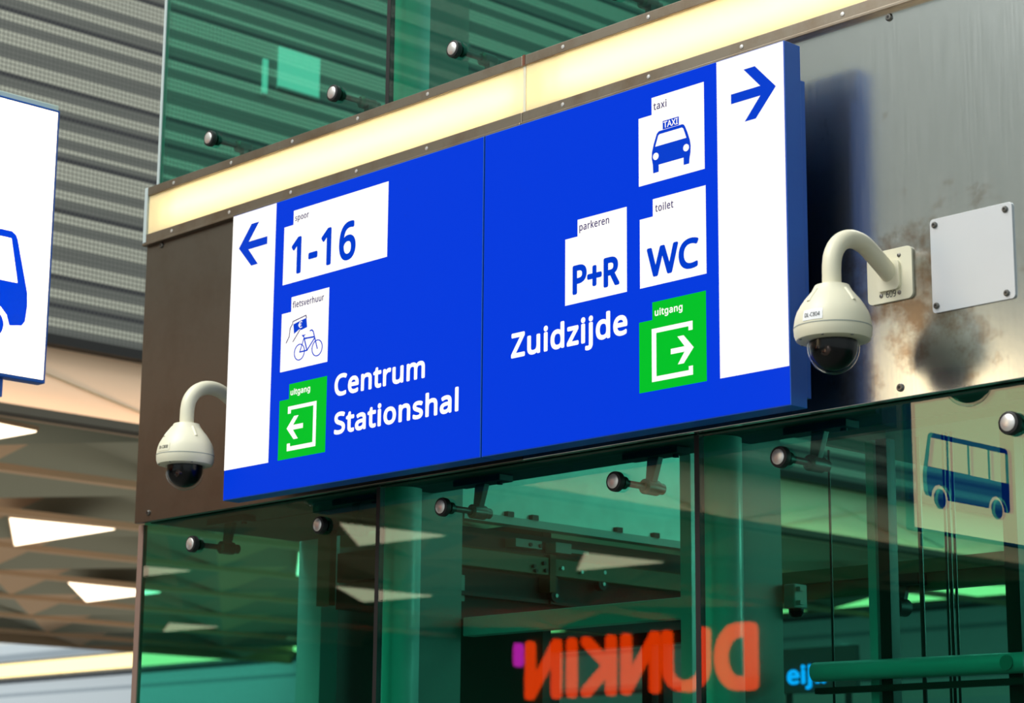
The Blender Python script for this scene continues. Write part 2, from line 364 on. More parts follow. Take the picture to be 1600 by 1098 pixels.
# ------------------------------------------------------------------ lettering: outlines of a humanist sans, thousandths of the em
GLYPH = json.loads('''{"+":[459,[[[257,366,257,311,311,311],[364,311,417,311,417,292],[417,273,417,254,364,254],[311,254,257,254,257,199],[257,144,257,89,238,89],[219,89,200,89,200,144],[200,199,200,254,146,254],[93,254,40,254,40,273],[40,292,40,311,93,311],[146,311,200,311,200,366],[200,422,200,477,219,477],[238,477,257,477,257,422]]]],"-":[258,[[[97,184,32,184,32,204],[32,225,32,246,97,246],[161,246,226,246,226,225],[226,204,226,184,161,184]]]],"0":[459,[[[419,349,419,287,419,241],[416,199,409,163,402,126],[391,96,376,70,360,45],[341,25,316,12,292,-1],[263,-8,229,-8,186,-8],[150,4,122,27,94,51],[73,85,60,129,46,173],[39,226,39,287,39,349],[46,402,58,446,71,490],[91,523,119,547,146,570],[183,581,229,581,271,581],[307,570,335,547,364,523],[385,490,399,446,412,402]],[[110,339,110,287,110,235],[114,191,121,156,129,122],[142,96,159,78,177,61],[200,52,229,52,257,52],[281,61,298,78,315,95],[328,121,336,156,344,191],[348,235,348,287,348,339],[344,383,336,417,328,452],[315,478,298,495,281,513],[257,521,229,521,200,521],[177,513,159,495,142,478],[129,452,121,417,114,383]]]],"1":[459,[[[285,191,285,0,262,0],[239,0,216,0,216,133],[216,267,216,400,216,416],[216,429,216,439,216,450],[217,460,217,470,218,479],[218,489,219,499,210,490],[203,483,196,477,189,471],[180,464,169,455,149,438],[129,422,108,405,96,421],[84,437,71,452,123,492],[175,532,226,573,246,573],[265,573,285,573,285,382]]]],"3":[459,[[[395,480,395,439,395,413],[391,391,381,372,371,353],[358,338,340,326,322,315],[301,306,277,302,277,300],[277,299,277,298,323,293],[357,279,379,255,402,231],[413,201,413,163,413,130],[405,100,390,74,374,48],[350,28,318,14,286,-1],[244,-8,193,-8,163,-8],[136,-6,110,-1,84,3],[60,11,36,23,36,45],[36,67,36,89,60,77],[86,68,114,61,142,55],[168,51,194,51,245,51],[282,61,305,81,328,101],[339,129,339,164,339,188],[333,208,320,223,308,237],[289,248,265,255,241,262],[213,265,179,265,160,265],[142,265,123,265,123,285],[123,306,123,326,142,326],[161,326,180,326,211,326],[238,330,259,339,280,348],[296,361,307,377,318,394],[323,412,323,434,323,462],[314,483,295,498,276,514],[251,521,219,521,199,521],[180,519,164,515,147,511],[132,506,117,498,103,491],[89,483,75,473,63,489],[51,505,39,521,60,537],[85,551,115,563,145,575],[180,581,218,581,278,581],[323,567,352,540,381,514]]]],"4":[459,[[[443,151,443,130,415,130],[387,130,359,130,359,87],[359,43,359,0,337,0],[314,0,291,0,291,43],[291,87,291,130,200,130],[108,130,17,130,17,150],[17,170,17,190,107,319],[196,447,286,576,311,576],[335,576,359,576,359,448],[359,321,359,193,387,193],[415,193,443,193,443,172]],[[291,314,291,374,291,388],[291,400,291,412,292,423],[292,434,293,444,293,454],[294,464,294,474,294,483],[295,492,295,500,294,500],[293,500,292,500,288,490],[282,479,276,468,269,456],[263,446,257,438,200,356],[143,275,86,193,154,193],[223,193,291,193,291,253]]]],"6":[459,[[[44,202,44,245,44,278],[46,310,51,342,55,374],[63,405,75,433,86,462],[101,487,121,510,141,532],[166,549,196,562,226,574],[263,581,306,581,318,581],[330,580,344,579,357,578],[368,576,377,573,377,553],[377,533,377,513,367,516],[356,519,344,520,332,522],[320,523,308,523,271,523],[240,517,216,504,191,492],[172,475,158,454,143,433],[133,408,127,380,120,352],[116,323,115,291,116,291],[118,291,119,291,128,304],[138,315,150,326,162,336],[177,344,194,350,212,356],[232,358,255,358,288,358],[317,352,342,338,367,324],[386,305,400,279,414,253],[421,221,421,184,421,145],[414,111,399,82,384,53],[363,31,336,15,309,0],[276,-8,239,-8,212,-8],[186,-3,163,7,139,17],[119,33,101,54,83,75],[69,101,59,133,49,165]],[[218,51,238,51,272,51],[299,62,320,84,341,105],[351,139,351,184,351,221],[342,250,324,271,305,292],[277,303,241,303,215,303],[194,298,175,287,156,277],[142,264,131,248,121,232],[115,215,115,198,115,180],[118,163,123,146,128,129],[136,113,146,99,157,84],[170,73,185,64,200,56]]]],"8":[459,[[[196,581,229,581,262,581],[292,575,318,565,343,555],[363,539,378,519,393,499],[400,473,400,443,400,420],[395,400,385,383,375,366],[362,351,346,338,329,325],[311,313,291,303,315,292],[336,279,355,265,374,251],[390,234,401,216,413,197],[419,175,419,148,419,116],[411,89,395,65,380,42],[358,24,330,11,302,-2],[269,-8,231,-8,190,-8],[155,-2,126,10,98,23],[76,40,61,63,47,86],[39,113,39,146,39,172],[45,195,56,214,67,233],[81,250,99,264,118,278],[137,289,158,299,139,310],[122,322,107,336,92,349],[80,365,71,383,62,400],[58,421,58,444,58,474],[65,498,80,518,95,538],[115,554,141,565,167,575]],[[108,165,108,145,108,117],[118,94,138,76,158,57],[188,48,229,48,268,48],[298,57,319,76,339,94],[350,118,350,148,350,166],[345,183,335,197,325,211],[311,224,293,235,275,246],[254,256,229,265,225,267],[221,269,217,270,193,260],[173,249,157,237,141,226],[129,212,121,197,112,182]],[[259,524,228,524,198,524],[174,517,155,502,136,488],[127,468,127,441,127,421],[131,405,141,391,150,378],[163,367,179,357,195,348],[213,339,232,330,250,338],[267,347,282,357,297,366],[308,378,317,392,326,405],[330,422,330,441,330,468],[321,488,302,502,284,517]]]],"9":[459,[[[417,371,417,328,417,295],[415,263,410,231,406,198],[398,168,387,139,375,111],[360,85,340,63,320,41],[295,23,265,11,234,-2],[197,-8,154,-8,143,-8],[131,-7,117,-6,103,-5],[91,-3,82,0,82,20],[82,40,82,60,91,57],[103,54,115,53,128,51],[141,50,152,50,190,50],[221,56,245,68,269,80],[289,97,303,118,318,139],[328,164,334,192,341,220],[345,250,346,281,344,281],[342,281,341,281,333,268],[323,257,310,247,298,237],[283,229,266,223,248,217],[228,214,204,214,172,214],[143,221,118,235,93,248],[74,268,61,294,47,319],[40,350,40,387,40,427],[48,462,63,491,78,520],[99,542,127,557,154,573],[186,581,223,581,250,581],[276,575,299,565,323,555],[343,539,361,518,379,497],[392,471,402,439,412,408]],[[243,521,223,521,190,521],[163,510,142,488,120,466],[110,433,110,388,110,351],[119,322,137,301,155,280],[182,269,220,269,245,269],[268,275,286,285,305,296],[320,309,330,325,340,341],[346,357,346,374,346,392],[343,409,338,426,333,444],[325,460,315,474,305,488],[292,500,277,508,261,517]]]],"A":[512,[[[462,0,437,0,414,59],[391,118,368,177,292,177],[217,177,141,177,118,118],[96,59,73,0,49,0],[24,0,0,0,75,192],[149,383,224,575,245,575],[267,575,289,575,363,383],[437,192,512,0,487,0]],[[304,357,282,415,281,419],[278,427,274,438,271,449],[267,461,263,473,260,485],[257,494,255,500,252,490],[250,479,247,468,244,457],[241,447,238,438,235,429],[232,421,230,415,209,357],[187,299,165,241,226,241],[286,241,346,241,325,299]]]],"C":[507,[[[349,517,323,517,293,517],[265,512,241,502,216,491],[195,476,178,456,161,436],[148,412,139,383,130,354],[125,322,125,286,125,239],[132,198,147,164,162,129],[184,102,213,83,242,65],[279,55,322,55,348,55],[371,57,394,62,416,66],[438,71,460,78,460,57],[460,36,460,15,438,7],[416,1,393,-2,371,-6],[343,-8,312,-8,254,-8],[205,4,166,28,127,52],[98,86,78,131,59,175],[49,227,49,287,49,330],[55,370,67,406,79,442],[97,473,120,499,143,525],[172,545,206,559,240,574],[280,581,324,581,353,581],[382,578,409,572,436,566],[461,558,482,547,472,527],[463,506,453,486,435,494],[416,501,394,508,372,514]]]],"D":[585,[[[536,353,536,292,536,228],[525,174,501,131,477,87],[443,55,399,33,354,11],[300,0,237,0,184,0],[131,0,78,0,78,191],[78,382,78,573,137,573],[195,573,254,573,312,573],[362,562,404,540,446,519],[479,488,502,446,525,405]],[[460,214,460,289,460,340],[452,382,435,415,418,447],[394,471,361,487,329,503],[290,511,244,511,213,511],[181,511,150,511,150,361],[150,211,150,62,176,62],[202,62,228,62,305,62],[363,81,402,119,441,157]]]],"I":[272,[[[239,14,239,0,170,0],[101,0,32,0,32,14],[32,28,32,42,55,47],[77,52,99,57,99,210],[99,362,99,515,77,520],[55,526,32,531,32,545],[32,559,32,573,101,573],[170,573,239,573,239,559],[239,545,239,531,217,526],[194,520,172,515,172,362],[172,210,172,57,194,52],[217,47,239,42,239,28]]]],"L":[420,[[[185,0,78,0,78,191],[78,382,78,573,102,573],[126,573,150,573,150,403],[150,234,150,64,233,64],[317,64,400,64,400,43],[400,21,400,0,293,0]]]],"P":[485,[[[179,573,229,573,304,573],[359,558,393,528,427,499],[444,458,444,404,444,381],[440,358,433,336,425,315],[412,295,395,278,377,261],[353,248,324,238,295,228],[258,223,216,223,194,223],[172,223,150,223,150,149],[150,74,150,0,126,0],[102,0,78,0,78,191],[78,382,78,573,128,573]],[[274,511,223,511,199,511],[174,511,150,511,150,435],[150,360,150,285,169,285],[188,285,208,285,244,285],[274,289,298,296,322,304],[340,316,352,334,364,351],[370,373,370,401,370,438],[358,465,334,484,311,502]]]],"R":[499,[[[183,573,236,573,283,573],[323,567,353,555,384,543],[407,524,422,500,437,476],[444,446,444,410,444,379],[439,354,427,334,416,313],[402,297,385,285,367,273],[349,264,330,257,382,171],[434,86,487,0,459,0],[431,0,403,0,356,79],[310,158,264,237,226,237],[188,237,150,237,150,158],[150,79,150,0,126,0],[102,0,78,0,78,191],[78,382,78,573,130,573]],[[263,510,232,510,204,510],[177,510,150,510,150,439],[150,368,150,298,179,298],[207,298,236,298,282,298],[316,307,338,325,359,344],[370,371,370,407,370,432],[365,452,355,467,345,482],[330,493,310,500,289,507]]]],"S":[440,[[[403,183,403,153,403,119],[394,90,378,66,361,42],[337,24,307,11,276,-2],[240,-8,198,-8,177,-8],[156,-7,137,-5,117,-3],[99,0,83,4,67,8],[53,13,41,19,41,42],[41,65,41,88,60,80],[84,72,113,65,141,58],[171,55,201,55,230,55],[253,58,273,66,292,73],[306,84,316,98,326,112],[330,128,330,147,330,165],[326,181,318,194,310,207],[297,219,277,230,258,241],[230,252,196,265,171,274],[150,283,131,294,113,304],[97,316,85,330,73,343],[63,358,57,375,51,392],[48,412,48,435,48,465],[56,491,71,513,87,534],[108,551,136,563,163,575],[195,581,231,581,262,581],[291,578,318,572,344,566],[368,558,389,549,381,528],[374,507,366,487,347,495],[325,503,302,508,279,514],[254,517,229,517,205,517],[185,514,169,507,153,500],[141,490,133,478,125,465],[121,450,121,434,121,415],[125,399,133,386,141,373],[154,361,172,351,191,341],[215,330,246,318,280,306],[308,293,332,279,355,265],[372,248,385,228,397,208]]]],"T":[446,[[[259,170,259,0,235,0],[211,0,187,0,187,170],[187,339,187,509,127,509],[68,509,8,509,8,530],[8,551,8,573,151,573],[294,573,437,573,437,551],[437,530,437,509,378,509],[318,509,259,509,259,339]]]],"W":[746,[[[710,573,735,573,685,382],[634,191,583,0,559,0],[534,0,510,0,473,125],[436,250,399,375,395,387],[392,398,389,410,386,422],[383,433,380,443,377,454],[375,463,373,471,371,479],[370,485,370,488,369,485],[368,479,367,471,366,463],[364,454,361,443,358,433],[355,421,352,409,350,397],[346,385,342,373,306,249],[270,124,234,0,210,0],[186,0,161,0,111,191],[60,382,10,573,35,573],[60,573,85,573,115,456],[144,339,174,223,177,211],[180,198,183,186,186,174],[188,163,190,151,193,140],[195,129,196,118,198,107],[200,97,201,87,203,97],[205,108,206,119,208,131],[211,142,213,154,216,166],[219,179,222,191,225,203],[229,215,232,227,265,342],[299,457,333,573,358,573],[383,573,407,573,442,457],[477,341,512,225,516,212],[520,200,523,187,526,175],[529,163,532,151,534,139],[537,128,538,117,540,106],[542,96,544,87,545,100],[547,114,550,129,553,143],[556,159,560,175,563,191],[567,207,572,224,601,340],[631,456,660,573,685,573]]]],"X":[470,[[[403,100,467,0,439,0],[412,0,385,0,334,83],[284,166,233,249,182,166],[131,83,79,0,54,0],[29,0,3,0,67,99],[130,199,193,298,134,390],[75,481,15,573,42,573],[69,573,95,573,142,498],[189,423,236,348,283,423],[330,498,377,573,402,573],[428,573,453,573,394,482],[335,391,276,300,339,200]]]],"Z":[459,[[[427,21,427,0,295,0],[163,0,30,0,30,18],[30,36,30,55,131,206],[231,357,332,508,235,508],[137,508,40,508,40,530],[40,551,40,573,167,573],[293,573,419,573,419,554],[419,536,419,518,319,367],[218,215,118,64,221,64],[324,64,427,64,427,43]]]],"a":[450,[[[203,437,231,437,283,437],[322,426,347,403,372,380],[385,343,385,293,385,195],[385,98,385,0,368,0],[351,0,334,0,329,20],[325,41,320,61,319,61],[318,61,317,61,304,45],[292,32,279,22,266,12],[251,4,234,-1,217,-6],[196,-8,172,-8,147,-8],[124,-3,103,6,82,15],[66,29,55,48,43,67],[37,91,37,119,37,162],[54,195,87,219,121,242],[173,254,243,257,267,257],[292,258,316,259,316,268],[316,276,316,285,316,321],[308,345,293,359,277,373],[255,380,227,380,204,380],[183,377,163,370,142,363],[123,356,106,347,99,365],[91,383,84,400,103,410],[125,419,151,426,176,433]],[[273,209,252,208,198,206],[161,197,141,182,120,167],[110,146,110,119,110,95],[117,77,132,66,147,55],[165,49,188,49,225,49],[255,59,279,79,303,99],[315,130,315,172,315,184],[315,197,315,210,294,209]]]],"b":[493,[[[139,511,139,461,139,443],[138,426,138,410,137,394],[136,382,135,373,136,373],[137,373,139,373,151,391],[168,406,189,419,211,431],[238,437,272,437,325,437],[368,418,401,381,433,344],[449,289,449,215,449,166],[442,125,427,91,412,58],[392,33,365,17,338,0],[307,-8,272,-8,238,-8],[211,-2,189,10,168,23],[151,37,139,55,137,55],[135,55,133,55,128,36],[123,18,119,0,102,0],[85,0,68,0,68,203],[68,406,68,609,92,609],[115,609,139,609,139,560]],[[299,379,260,379,229,379],[205,373,188,361,170,350],[157,332,150,308,142,285],[139,254,139,217,139,216],[139,215,139,214,139,161],[147,121,165,93,182,65],[214,51,261,51,300,51],[329,65,348,93,367,121],[376,162,376,216,376,270],[367,310,348,338,329,365]]]],"c":[385,[[[265,-8,241,-8,203,-8],[169,0,139,15,109,31],[86,55,69,87,53,120],[44,162,44,213,44,265],[53,308,71,342,88,375],[112,399,142,415,173,430],[207,438,245,438,267,438],[288,436,309,431,329,426],[346,421,358,415,351,395],[344,376,337,356,324,361],[309,365,292,370,275,374],[259,376,244,376,215,376],[191,370,172,358,154,345],[140,327,131,303,122,279],[117,249,117,213,117,179],[122,150,131,126,140,102],[153,84,172,71,190,59],[213,53,240,53,263,53],[284,55,302,60,320,65],[336,71,351,78,351,57],[351,36,351,15,337,8],[321,2,304,-2,286,-6]]]],"d":[493,[[[243,-8,221,-8,167,-8],[124,11,92,48,60,85],[44,140,44,214,44,288],[60,344,93,381,125,419],[168,438,221,438,244,438],[263,435,280,429,296,424],[311,416,323,407,335,397],[346,386,354,374,356,374],[358,374,359,374,359,381],[358,392,356,405,355,419],[354,430,354,438,354,495],[354,552,354,609,378,609],[401,609,425,609,425,406],[425,203,425,0,406,0],[387,0,368,0,365,19],[361,38,358,58,357,58],[356,58,354,58,346,45],[335,34,323,24,311,15],[296,7,279,1,263,-5]],[[193,51,232,51,277,51],[309,63,328,88,346,113],[355,150,355,200,355,205],[355,209,355,213,355,267],[346,308,329,336,311,365],[279,379,231,379,193,379],[165,364,146,334,127,304],[117,263,117,213,117,161],[127,121,146,93,165,65]]]],"e":[452,[[[196,438,234,438,271,438],[303,430,329,414,356,398],[376,375,390,346,404,317],[411,283,411,244,411,230],[411,215,411,201,313,201],[215,201,117,201,118,153],[131,116,154,90,178,65],[211,52,254,52,281,52],[306,55,327,60,348,65],[370,72,392,82,392,61],[392,41,392,20,370,10],[349,3,327,-1,306,-6],[280,-8,251,-8,210,-8],[174,0,143,17,112,33],[88,58,70,91,53,124],[44,164,44,212,44,259],[52,299,68,333,84,366],[106,392,134,411,163,429]],[[257,380,233,380,200,380],[173,369,154,348,134,326],[122,296,119,257,192,257],[265,257,338,257,338,282],[334,303,326,322,319,340],[308,354,292,364,277,375]]]],"f":[276,[[[266,393,266,375,230,375],[194,375,158,375,158,250],[158,125,158,0,134,0],[111,0,87,0,87,125],[87,250,87,375,62,375],[37,375,12,375,12,386],[12,397,12,408,37,416],[62,424,87,432,87,441],[87,449,87,457,87,494],[93,524,104,547,115,570],[131,587,152,597,172,608],[198,613,227,613,244,613],[260,612,274,609,288,606],[300,603,310,599,304,581],[298,562,292,544,283,546],[273,549,262,552,251,554],[240,556,228,556,204,556],[187,548,175,532,164,516],[158,492,158,458,158,449],[158,439,158,430,194,430],[230,430,266,430,266,412]]]],"g":[493,[[[165,438,221,438,249,438],[274,433,297,422,320,411],[339,395,355,373,357,373],[358,373,359,373,362,392],[366,411,369,430,388,430],[406,430,425,430,425,284],[425,138,425,-7,425,-48],[418,-82,404,-109,390,-137],[369,-158,341,-172,312,-186],[276,-192,233,-192,202,-192],[173,-190,147,-186,121,-181],[98,-174,78,-165,78,-144],[78,-122,78,-100,98,-111],[122,-119,149,-125,176,-131],[206,-134,237,-134,273,-134],[302,-123,324,-101,345,-80],[355,-50,355,-13,355,-7],[355,-2,355,4,355,10],[356,20,356,32,357,44],[357,52,358,57,357,57],[356,57,354,57,339,35],[321,19,299,8,277,-3],[251,-8,221,-8,166,-8],[122,11,91,51,60,90],[44,144,44,214,44,283],[60,337,91,377,122,418]],[[259,379,230,379,206,379],[186,372,169,359,152,346],[139,328,130,303,121,279],[117,249,117,213,117,160],[127,120,146,92,166,64],[194,50,232,50,254,50],[272,53,288,58,303,64],[316,73,326,85,337,97],[344,112,349,131,354,149],[356,172,356,197,356,203],[356,209,356,214,356,253],[352,285,343,309,334,333],[320,350,302,362,283,373]]]],"h":[496,[[[139,490,139,431,139,420],[138,410,138,399,137,389],[136,379,135,370,136,370],[138,370,140,370,149,385],[160,398,174,407,188,417],[203,424,221,429,238,435],[255,437,273,437,308,437],[337,432,360,421,384,410],[401,393,413,370,425,347],[431,317,431,280,431,187],[431,93,431,0,407,0],[384,0,361,0,361,92],[361,183,361,275,361,310],[353,336,338,353,322,370],[298,379,265,379,233,379],[207,372,189,360,171,348],[158,331,150,308,143,284],[139,256,139,222,139,148],[139,74,139,0,115,0],[92,0,68,0,68,203],[68,406,68,609,92,609],[115,609,139,609,139,550]]]],"i":[207,[[[115,430,139,430,139,287],[139,143,139,0,115,0],[92,0,68,0,68,143],[68,287,68,430,92,430]],[[92,591,104,591,115,591],[124,587,133,580,141,573],[145,562,145,546,145,531],[141,520,133,512,124,505],[115,501,104,501,92,501],[83,505,75,512,67,520],[63,531,63,546,63,562],[67,573,75,580,83,587]]]],"j":[207,[[[46,-192,18,-192,4,-192],[-7,-192,-18,-190,-28,-188],[-37,-186,-44,-183,-44,-164],[-44,-145,-44,-126,-36,-128],[-28,-130,-19,-132,-11,-133],[-1,-134,9,-134,26,-134],[40,-129,51,-120,63,-111],[68,-93,68,-67,68,99],[68,264,68,430,92,430],[115,430,139,430,139,265],[139,101,139,-64,139,-91],[134,-114,126,-133,117,-152],[104,-167,87,-177,69,-187]],[[63,531,63,546,63,562],[67,573,75,580,83,587],[92,591,104,591,115,591],[124,587,133,580,141,573],[145,562,145,546,145,531],[141,520,133,512,124,505],[115,501,104,501,92,501],[83,505,75,512,67,520]]]],"k":[428,[[[138,397,138,291,138,283],[138,271,137,257,136,244],[135,231,135,221,136,221],[137,221,138,221,141,226],[146,232,152,240,159,248],[165,256,172,264,179,273],[184,279,189,285,235,333],[281,381,326,430,354,430],[381,430,409,430,351,369],[293,307,235,246,297,164],[359,82,421,0,393,0],[364,0,336,0,286,67],[237,134,187,200,171,186],[154,172,138,158,138,105],[138,53,138,0,115,0],[91,0,68,0,68,203],[68,406,68,609,91,609],[115,609,138,609,138,503]]]],"l":[207,[[[139,203,139,0,115,0],[92,0,68,0,68,203],[68,406,68,609,92,609],[115,609,139,609,139,406]]]],"m":[750,[[[512,438,540,438,588,438],[625,425,649,401,673,376],[685,335,685,280,685,187],[685,93,685,0,662,0],[638,0,615,0,615,92],[615,184,615,277,615,310],[608,336,594,353,580,370],[558,379,528,379,486,379],[456,366,438,342,420,318],[411,283,411,237,411,158],[411,79,411,0,388,0],[365,0,342,0,342,92],[342,184,342,277,342,299],[338,318,332,333,326,348],[316,360,303,367,290,375],[274,379,253,379,225,379],[202,372,185,360,169,348],[157,331,150,308,142,285],[139,257,139,223,139,149],[139,74,139,0,115,0],[92,0,68,0,68,143],[68,287,68,430,87,430],[106,430,125,430,129,410],[132,391,136,371,137,371],[138,371,140,371,149,386],[160,399,173,409,186,418],[200,426,217,431,233,435],[249,438,266,438,299,438],[327,432,349,420,371,408],[388,390,398,366,399,366],[400,366,402,366,416,390],[436,408,461,420,486,432]]]],"n":[496,[[[257,438,275,438,326,438],[365,425,391,401,418,376],[431,335,431,280,431,187],[431,93,431,0,407,0],[384,0,361,0,361,92],[361,183,361,275,361,310],[353,336,338,353,322,370],[298,379,265,379,217,379],[184,365,166,338,148,312],[139,273,139,223,139,149],[139,74,139,0,115,0],[92,0,68,0,68,143],[68,287,68,430,87,430],[106,430,125,430,129,410],[132,391,136,371,137,371],[138,371,140,371,149,386],[161,399,175,409,189,418],[205,426,222,431,239,435]]]],"o":[485,[[[442,263,442,216,442,180],[437,148,428,121,418,93],[405,70,388,51,370,31],[349,17,324,7,300,-3],[272,-8,241,-8,213,-8],[187,-3,163,7,139,17],[118,31,100,51,83,70],[69,93,59,121,49,148],[44,180,44,216,44,263],[52,304,68,336,84,369],[107,394,137,412,167,429],[203,438,244,438,283,438],[317,429,347,412,377,394],[400,369,417,336,433,304]],[[117,267,117,216,117,182],[121,153,130,128,139,103],[153,84,172,71,190,57],[214,51,243,51,272,51],[296,57,314,71,333,84],[347,103,356,128,364,153],[369,182,369,216,369,250],[364,279,355,303,346,327],[332,346,314,359,296,372],[272,379,242,379,198,379],[167,364,147,335,127,306]]]],"p":[493,[[[250,438,273,438,326,438],[368,419,401,383,433,346],[449,290,449,216,449,167],[442,126,427,93,412,59],[392,34,365,17,339,0],[308,-8,272,-8,250,-8],[230,-5,213,1,196,7],[182,14,170,24,158,33],[147,43,139,55,137,55],[136,55,134,55,135,45],[136,34,137,20,138,6],[139,-6,139,-16,139,-75],[139,-134,139,-192,115,-192],[92,-192,68,-192,68,15],[68,222,68,430,87,430],[107,430,126,430,129,410],[132,391,136,371,137,371],[138,371,139,371,147,384],[158,395,170,405,182,415],[196,423,213,429,230,435]],[[299,379,260,379,231,379],[208,373,190,362,172,351],[160,335,152,313,144,291],[139,263,139,229,139,225],[139,220,139,216,139,180],[142,150,150,126,157,101],[170,83,188,70,206,57],[230,51,261,51,288,51],[309,58,326,72,343,87],[355,106,364,131,372,156],[376,184,376,217,376,266],[367,305,348,334,329,364]]]],"r":[331,[[[249,438,269,438,277,438],[285,437,295,437,304,436],[312,435,319,433,316,411],[313,390,310,368,303,370],[296,371,287,372,279,373],[271,374,264,374,247,374],[231,370,217,363,202,356],[188,347,176,334,165,321],[155,306,149,289,142,271],[139,251,139,229,139,153],[139,76,139,0,115,0],[92,0,68,0,68,143],[68,287,68,430,87,430],[107,430,126,430,129,404],[131,377,134,351,135,351],[136,351,137,351,146,367],[157,382,170,395,183,408],[198,418,214,426,231,434]]]],"s":[384,[[[348,142,348,119,348,91],[341,68,327,49,313,30],[294,16,268,6,242,-3],[212,-8,176,-8,146,-8],[121,-6,99,-1,77,4],[58,11,42,19,42,41],[42,62,42,83,59,75],[80,67,104,60,128,53],[153,49,178,49,214,49],[240,55,256,66,272,78],[280,93,280,112,280,123],[277,133,271,141,265,150],[255,158,239,167,224,175],[202,185,174,196,146,206],[122,217,103,228,83,238],[68,251,57,266,46,281],[41,300,41,324,41,360],[56,388,85,408,115,428],[154,438,202,438,228,438],[253,435,275,430,298,425],[319,418,339,409,331,390],[323,372,315,353,297,360],[278,367,258,372,238,377],[218,380,197,380,168,380],[146,375,131,366,116,357],[108,344,108,328,108,316],[112,306,119,298,126,290],[137,282,154,274,170,266],[191,256,219,246,246,236],[269,226,289,215,308,204],[323,191,333,176,343,161]]]],"t":[289,[[[192,50,212,50,222,50],[233,51,245,53,256,54],[265,56,272,59,272,41],[272,23,272,5,264,1],[254,-2,240,-4,226,-7],[213,-8,200,-8,177,-8],[157,-4,138,4,119,11],[103,25,91,44,80,63],[74,90,74,125,74,209],[74,292,74,375,53,375],[33,375,13,375,13,387],[13,398,13,409,33,418],[54,428,75,437,84,468],[93,498,103,528,117,528],[130,528,144,528,144,496],[144,463,144,430,186,430],[227,430,269,430,269,412],[269,393,269,375,227,375],[186,375,144,375,144,292],[144,210,144,127,144,101],[151,81,163,69,176,56]]]],"u":[496,[[[404,430,427,430,427,287],[427,143,427,0,408,0],[389,0,370,0,366,19],[363,38,359,57,358,57],[357,57,356,57,347,42],[335,30,321,20,306,10],[291,3,273,-1,256,-6],[238,-8,220,-8,186,-8],[157,-3,134,8,110,19],[93,36,81,59,69,82],[63,112,63,148,63,242],[63,336,63,430,87,430],[111,430,135,430,135,338],[135,245,135,153,135,119],[142,93,158,76,173,59],[198,51,230,51,262,51],[287,57,306,69,324,81],[337,98,345,121,353,145],[357,173,357,206,357,281],[357,355,357,430,380,430]]]],"v":[407,[[[190,0,163,0,109,143],[54,287,0,430,25,430],[50,430,75,430,106,345],[136,261,167,176,171,165],[176,152,180,137,185,123],[190,109,193,96,197,83],[200,72,201,63,202,63],[203,63,204,63,207,72],[210,83,214,96,218,110],[222,123,227,138,232,152],[237,165,241,176,271,261],[302,345,332,430,357,430],[382,430,407,430,353,287],[298,143,244,0,217,0]]]],"x":[424,[[[118,146,170,220,121,290],[71,360,22,430,48,430],[75,430,102,430,139,376],[176,322,213,268,249,322],[286,376,322,430,349,430],[375,430,402,430,352,360],[303,290,253,220,306,146],[358,73,410,0,383,0],[356,0,330,0,291,57],[252,114,213,172,173,114],[133,57,94,0,67,0],[41,0,14,0,66,73]]]],"z":[377,[[[346,18,346,0,241,0],[136,0,31,0,31,16],[31,31,31,47,108,156],[185,266,262,375,190,375],[117,375,45,375,45,393],[45,412,45,430,143,430],[242,430,340,430,340,412],[340,395,340,377,264,269],[188,162,112,55,190,55],[268,55,346,55,346,36]]]],"\u20ac":[459,[[[262,580,305,580,331,580],[357,577,380,571,404,565],[426,556,448,543,438,524],[428,504,419,485,404,493],[386,501,366,508,346,515],[326,518,305,518,285,518],[267,515,250,509,234,503],[219,493,206,480,194,468],[183,451,174,432,165,413],[158,391,153,365,218,365],[284,365,349,365,349,348],[349,330,349,313,282,313],[215,313,148,313,147,307],[147,302,147,298,147,293],[147,288,147,282,147,277],[147,272,147,267,147,261],[147,255,148,249,207,249],[266,249,325,249,325,232],[325,215,325,197,268,197],[211,197,154,197,160,167],[170,142,184,120,197,99],[214,83,236,71,257,60],[282,55,311,55,332,55],[353,57,374,62,395,67],[414,73,431,80,431,59],[431,38,431,18,414,11],[396,5,376,0,356,-5],[333,-8,307,-8,264,-8],[227,0,196,17,166,33],[141,57,123,88,104,119],[91,155,83,197,61,197],[40,197,18,197,18,215],[18,232,18,249,38,249],[57,249,76,249,76,256],[75,261,75,265,75,270],[75,275,75,282,75,288],[76,294,76,300,76,305],[76,310,76,313,57,313],[38,313,18,313,18,330],[18,348,18,365,40,365],[61,365,82,365,89,409],[102,447,120,479,139,511],[164,536,195,553,226,571]]]]}''')

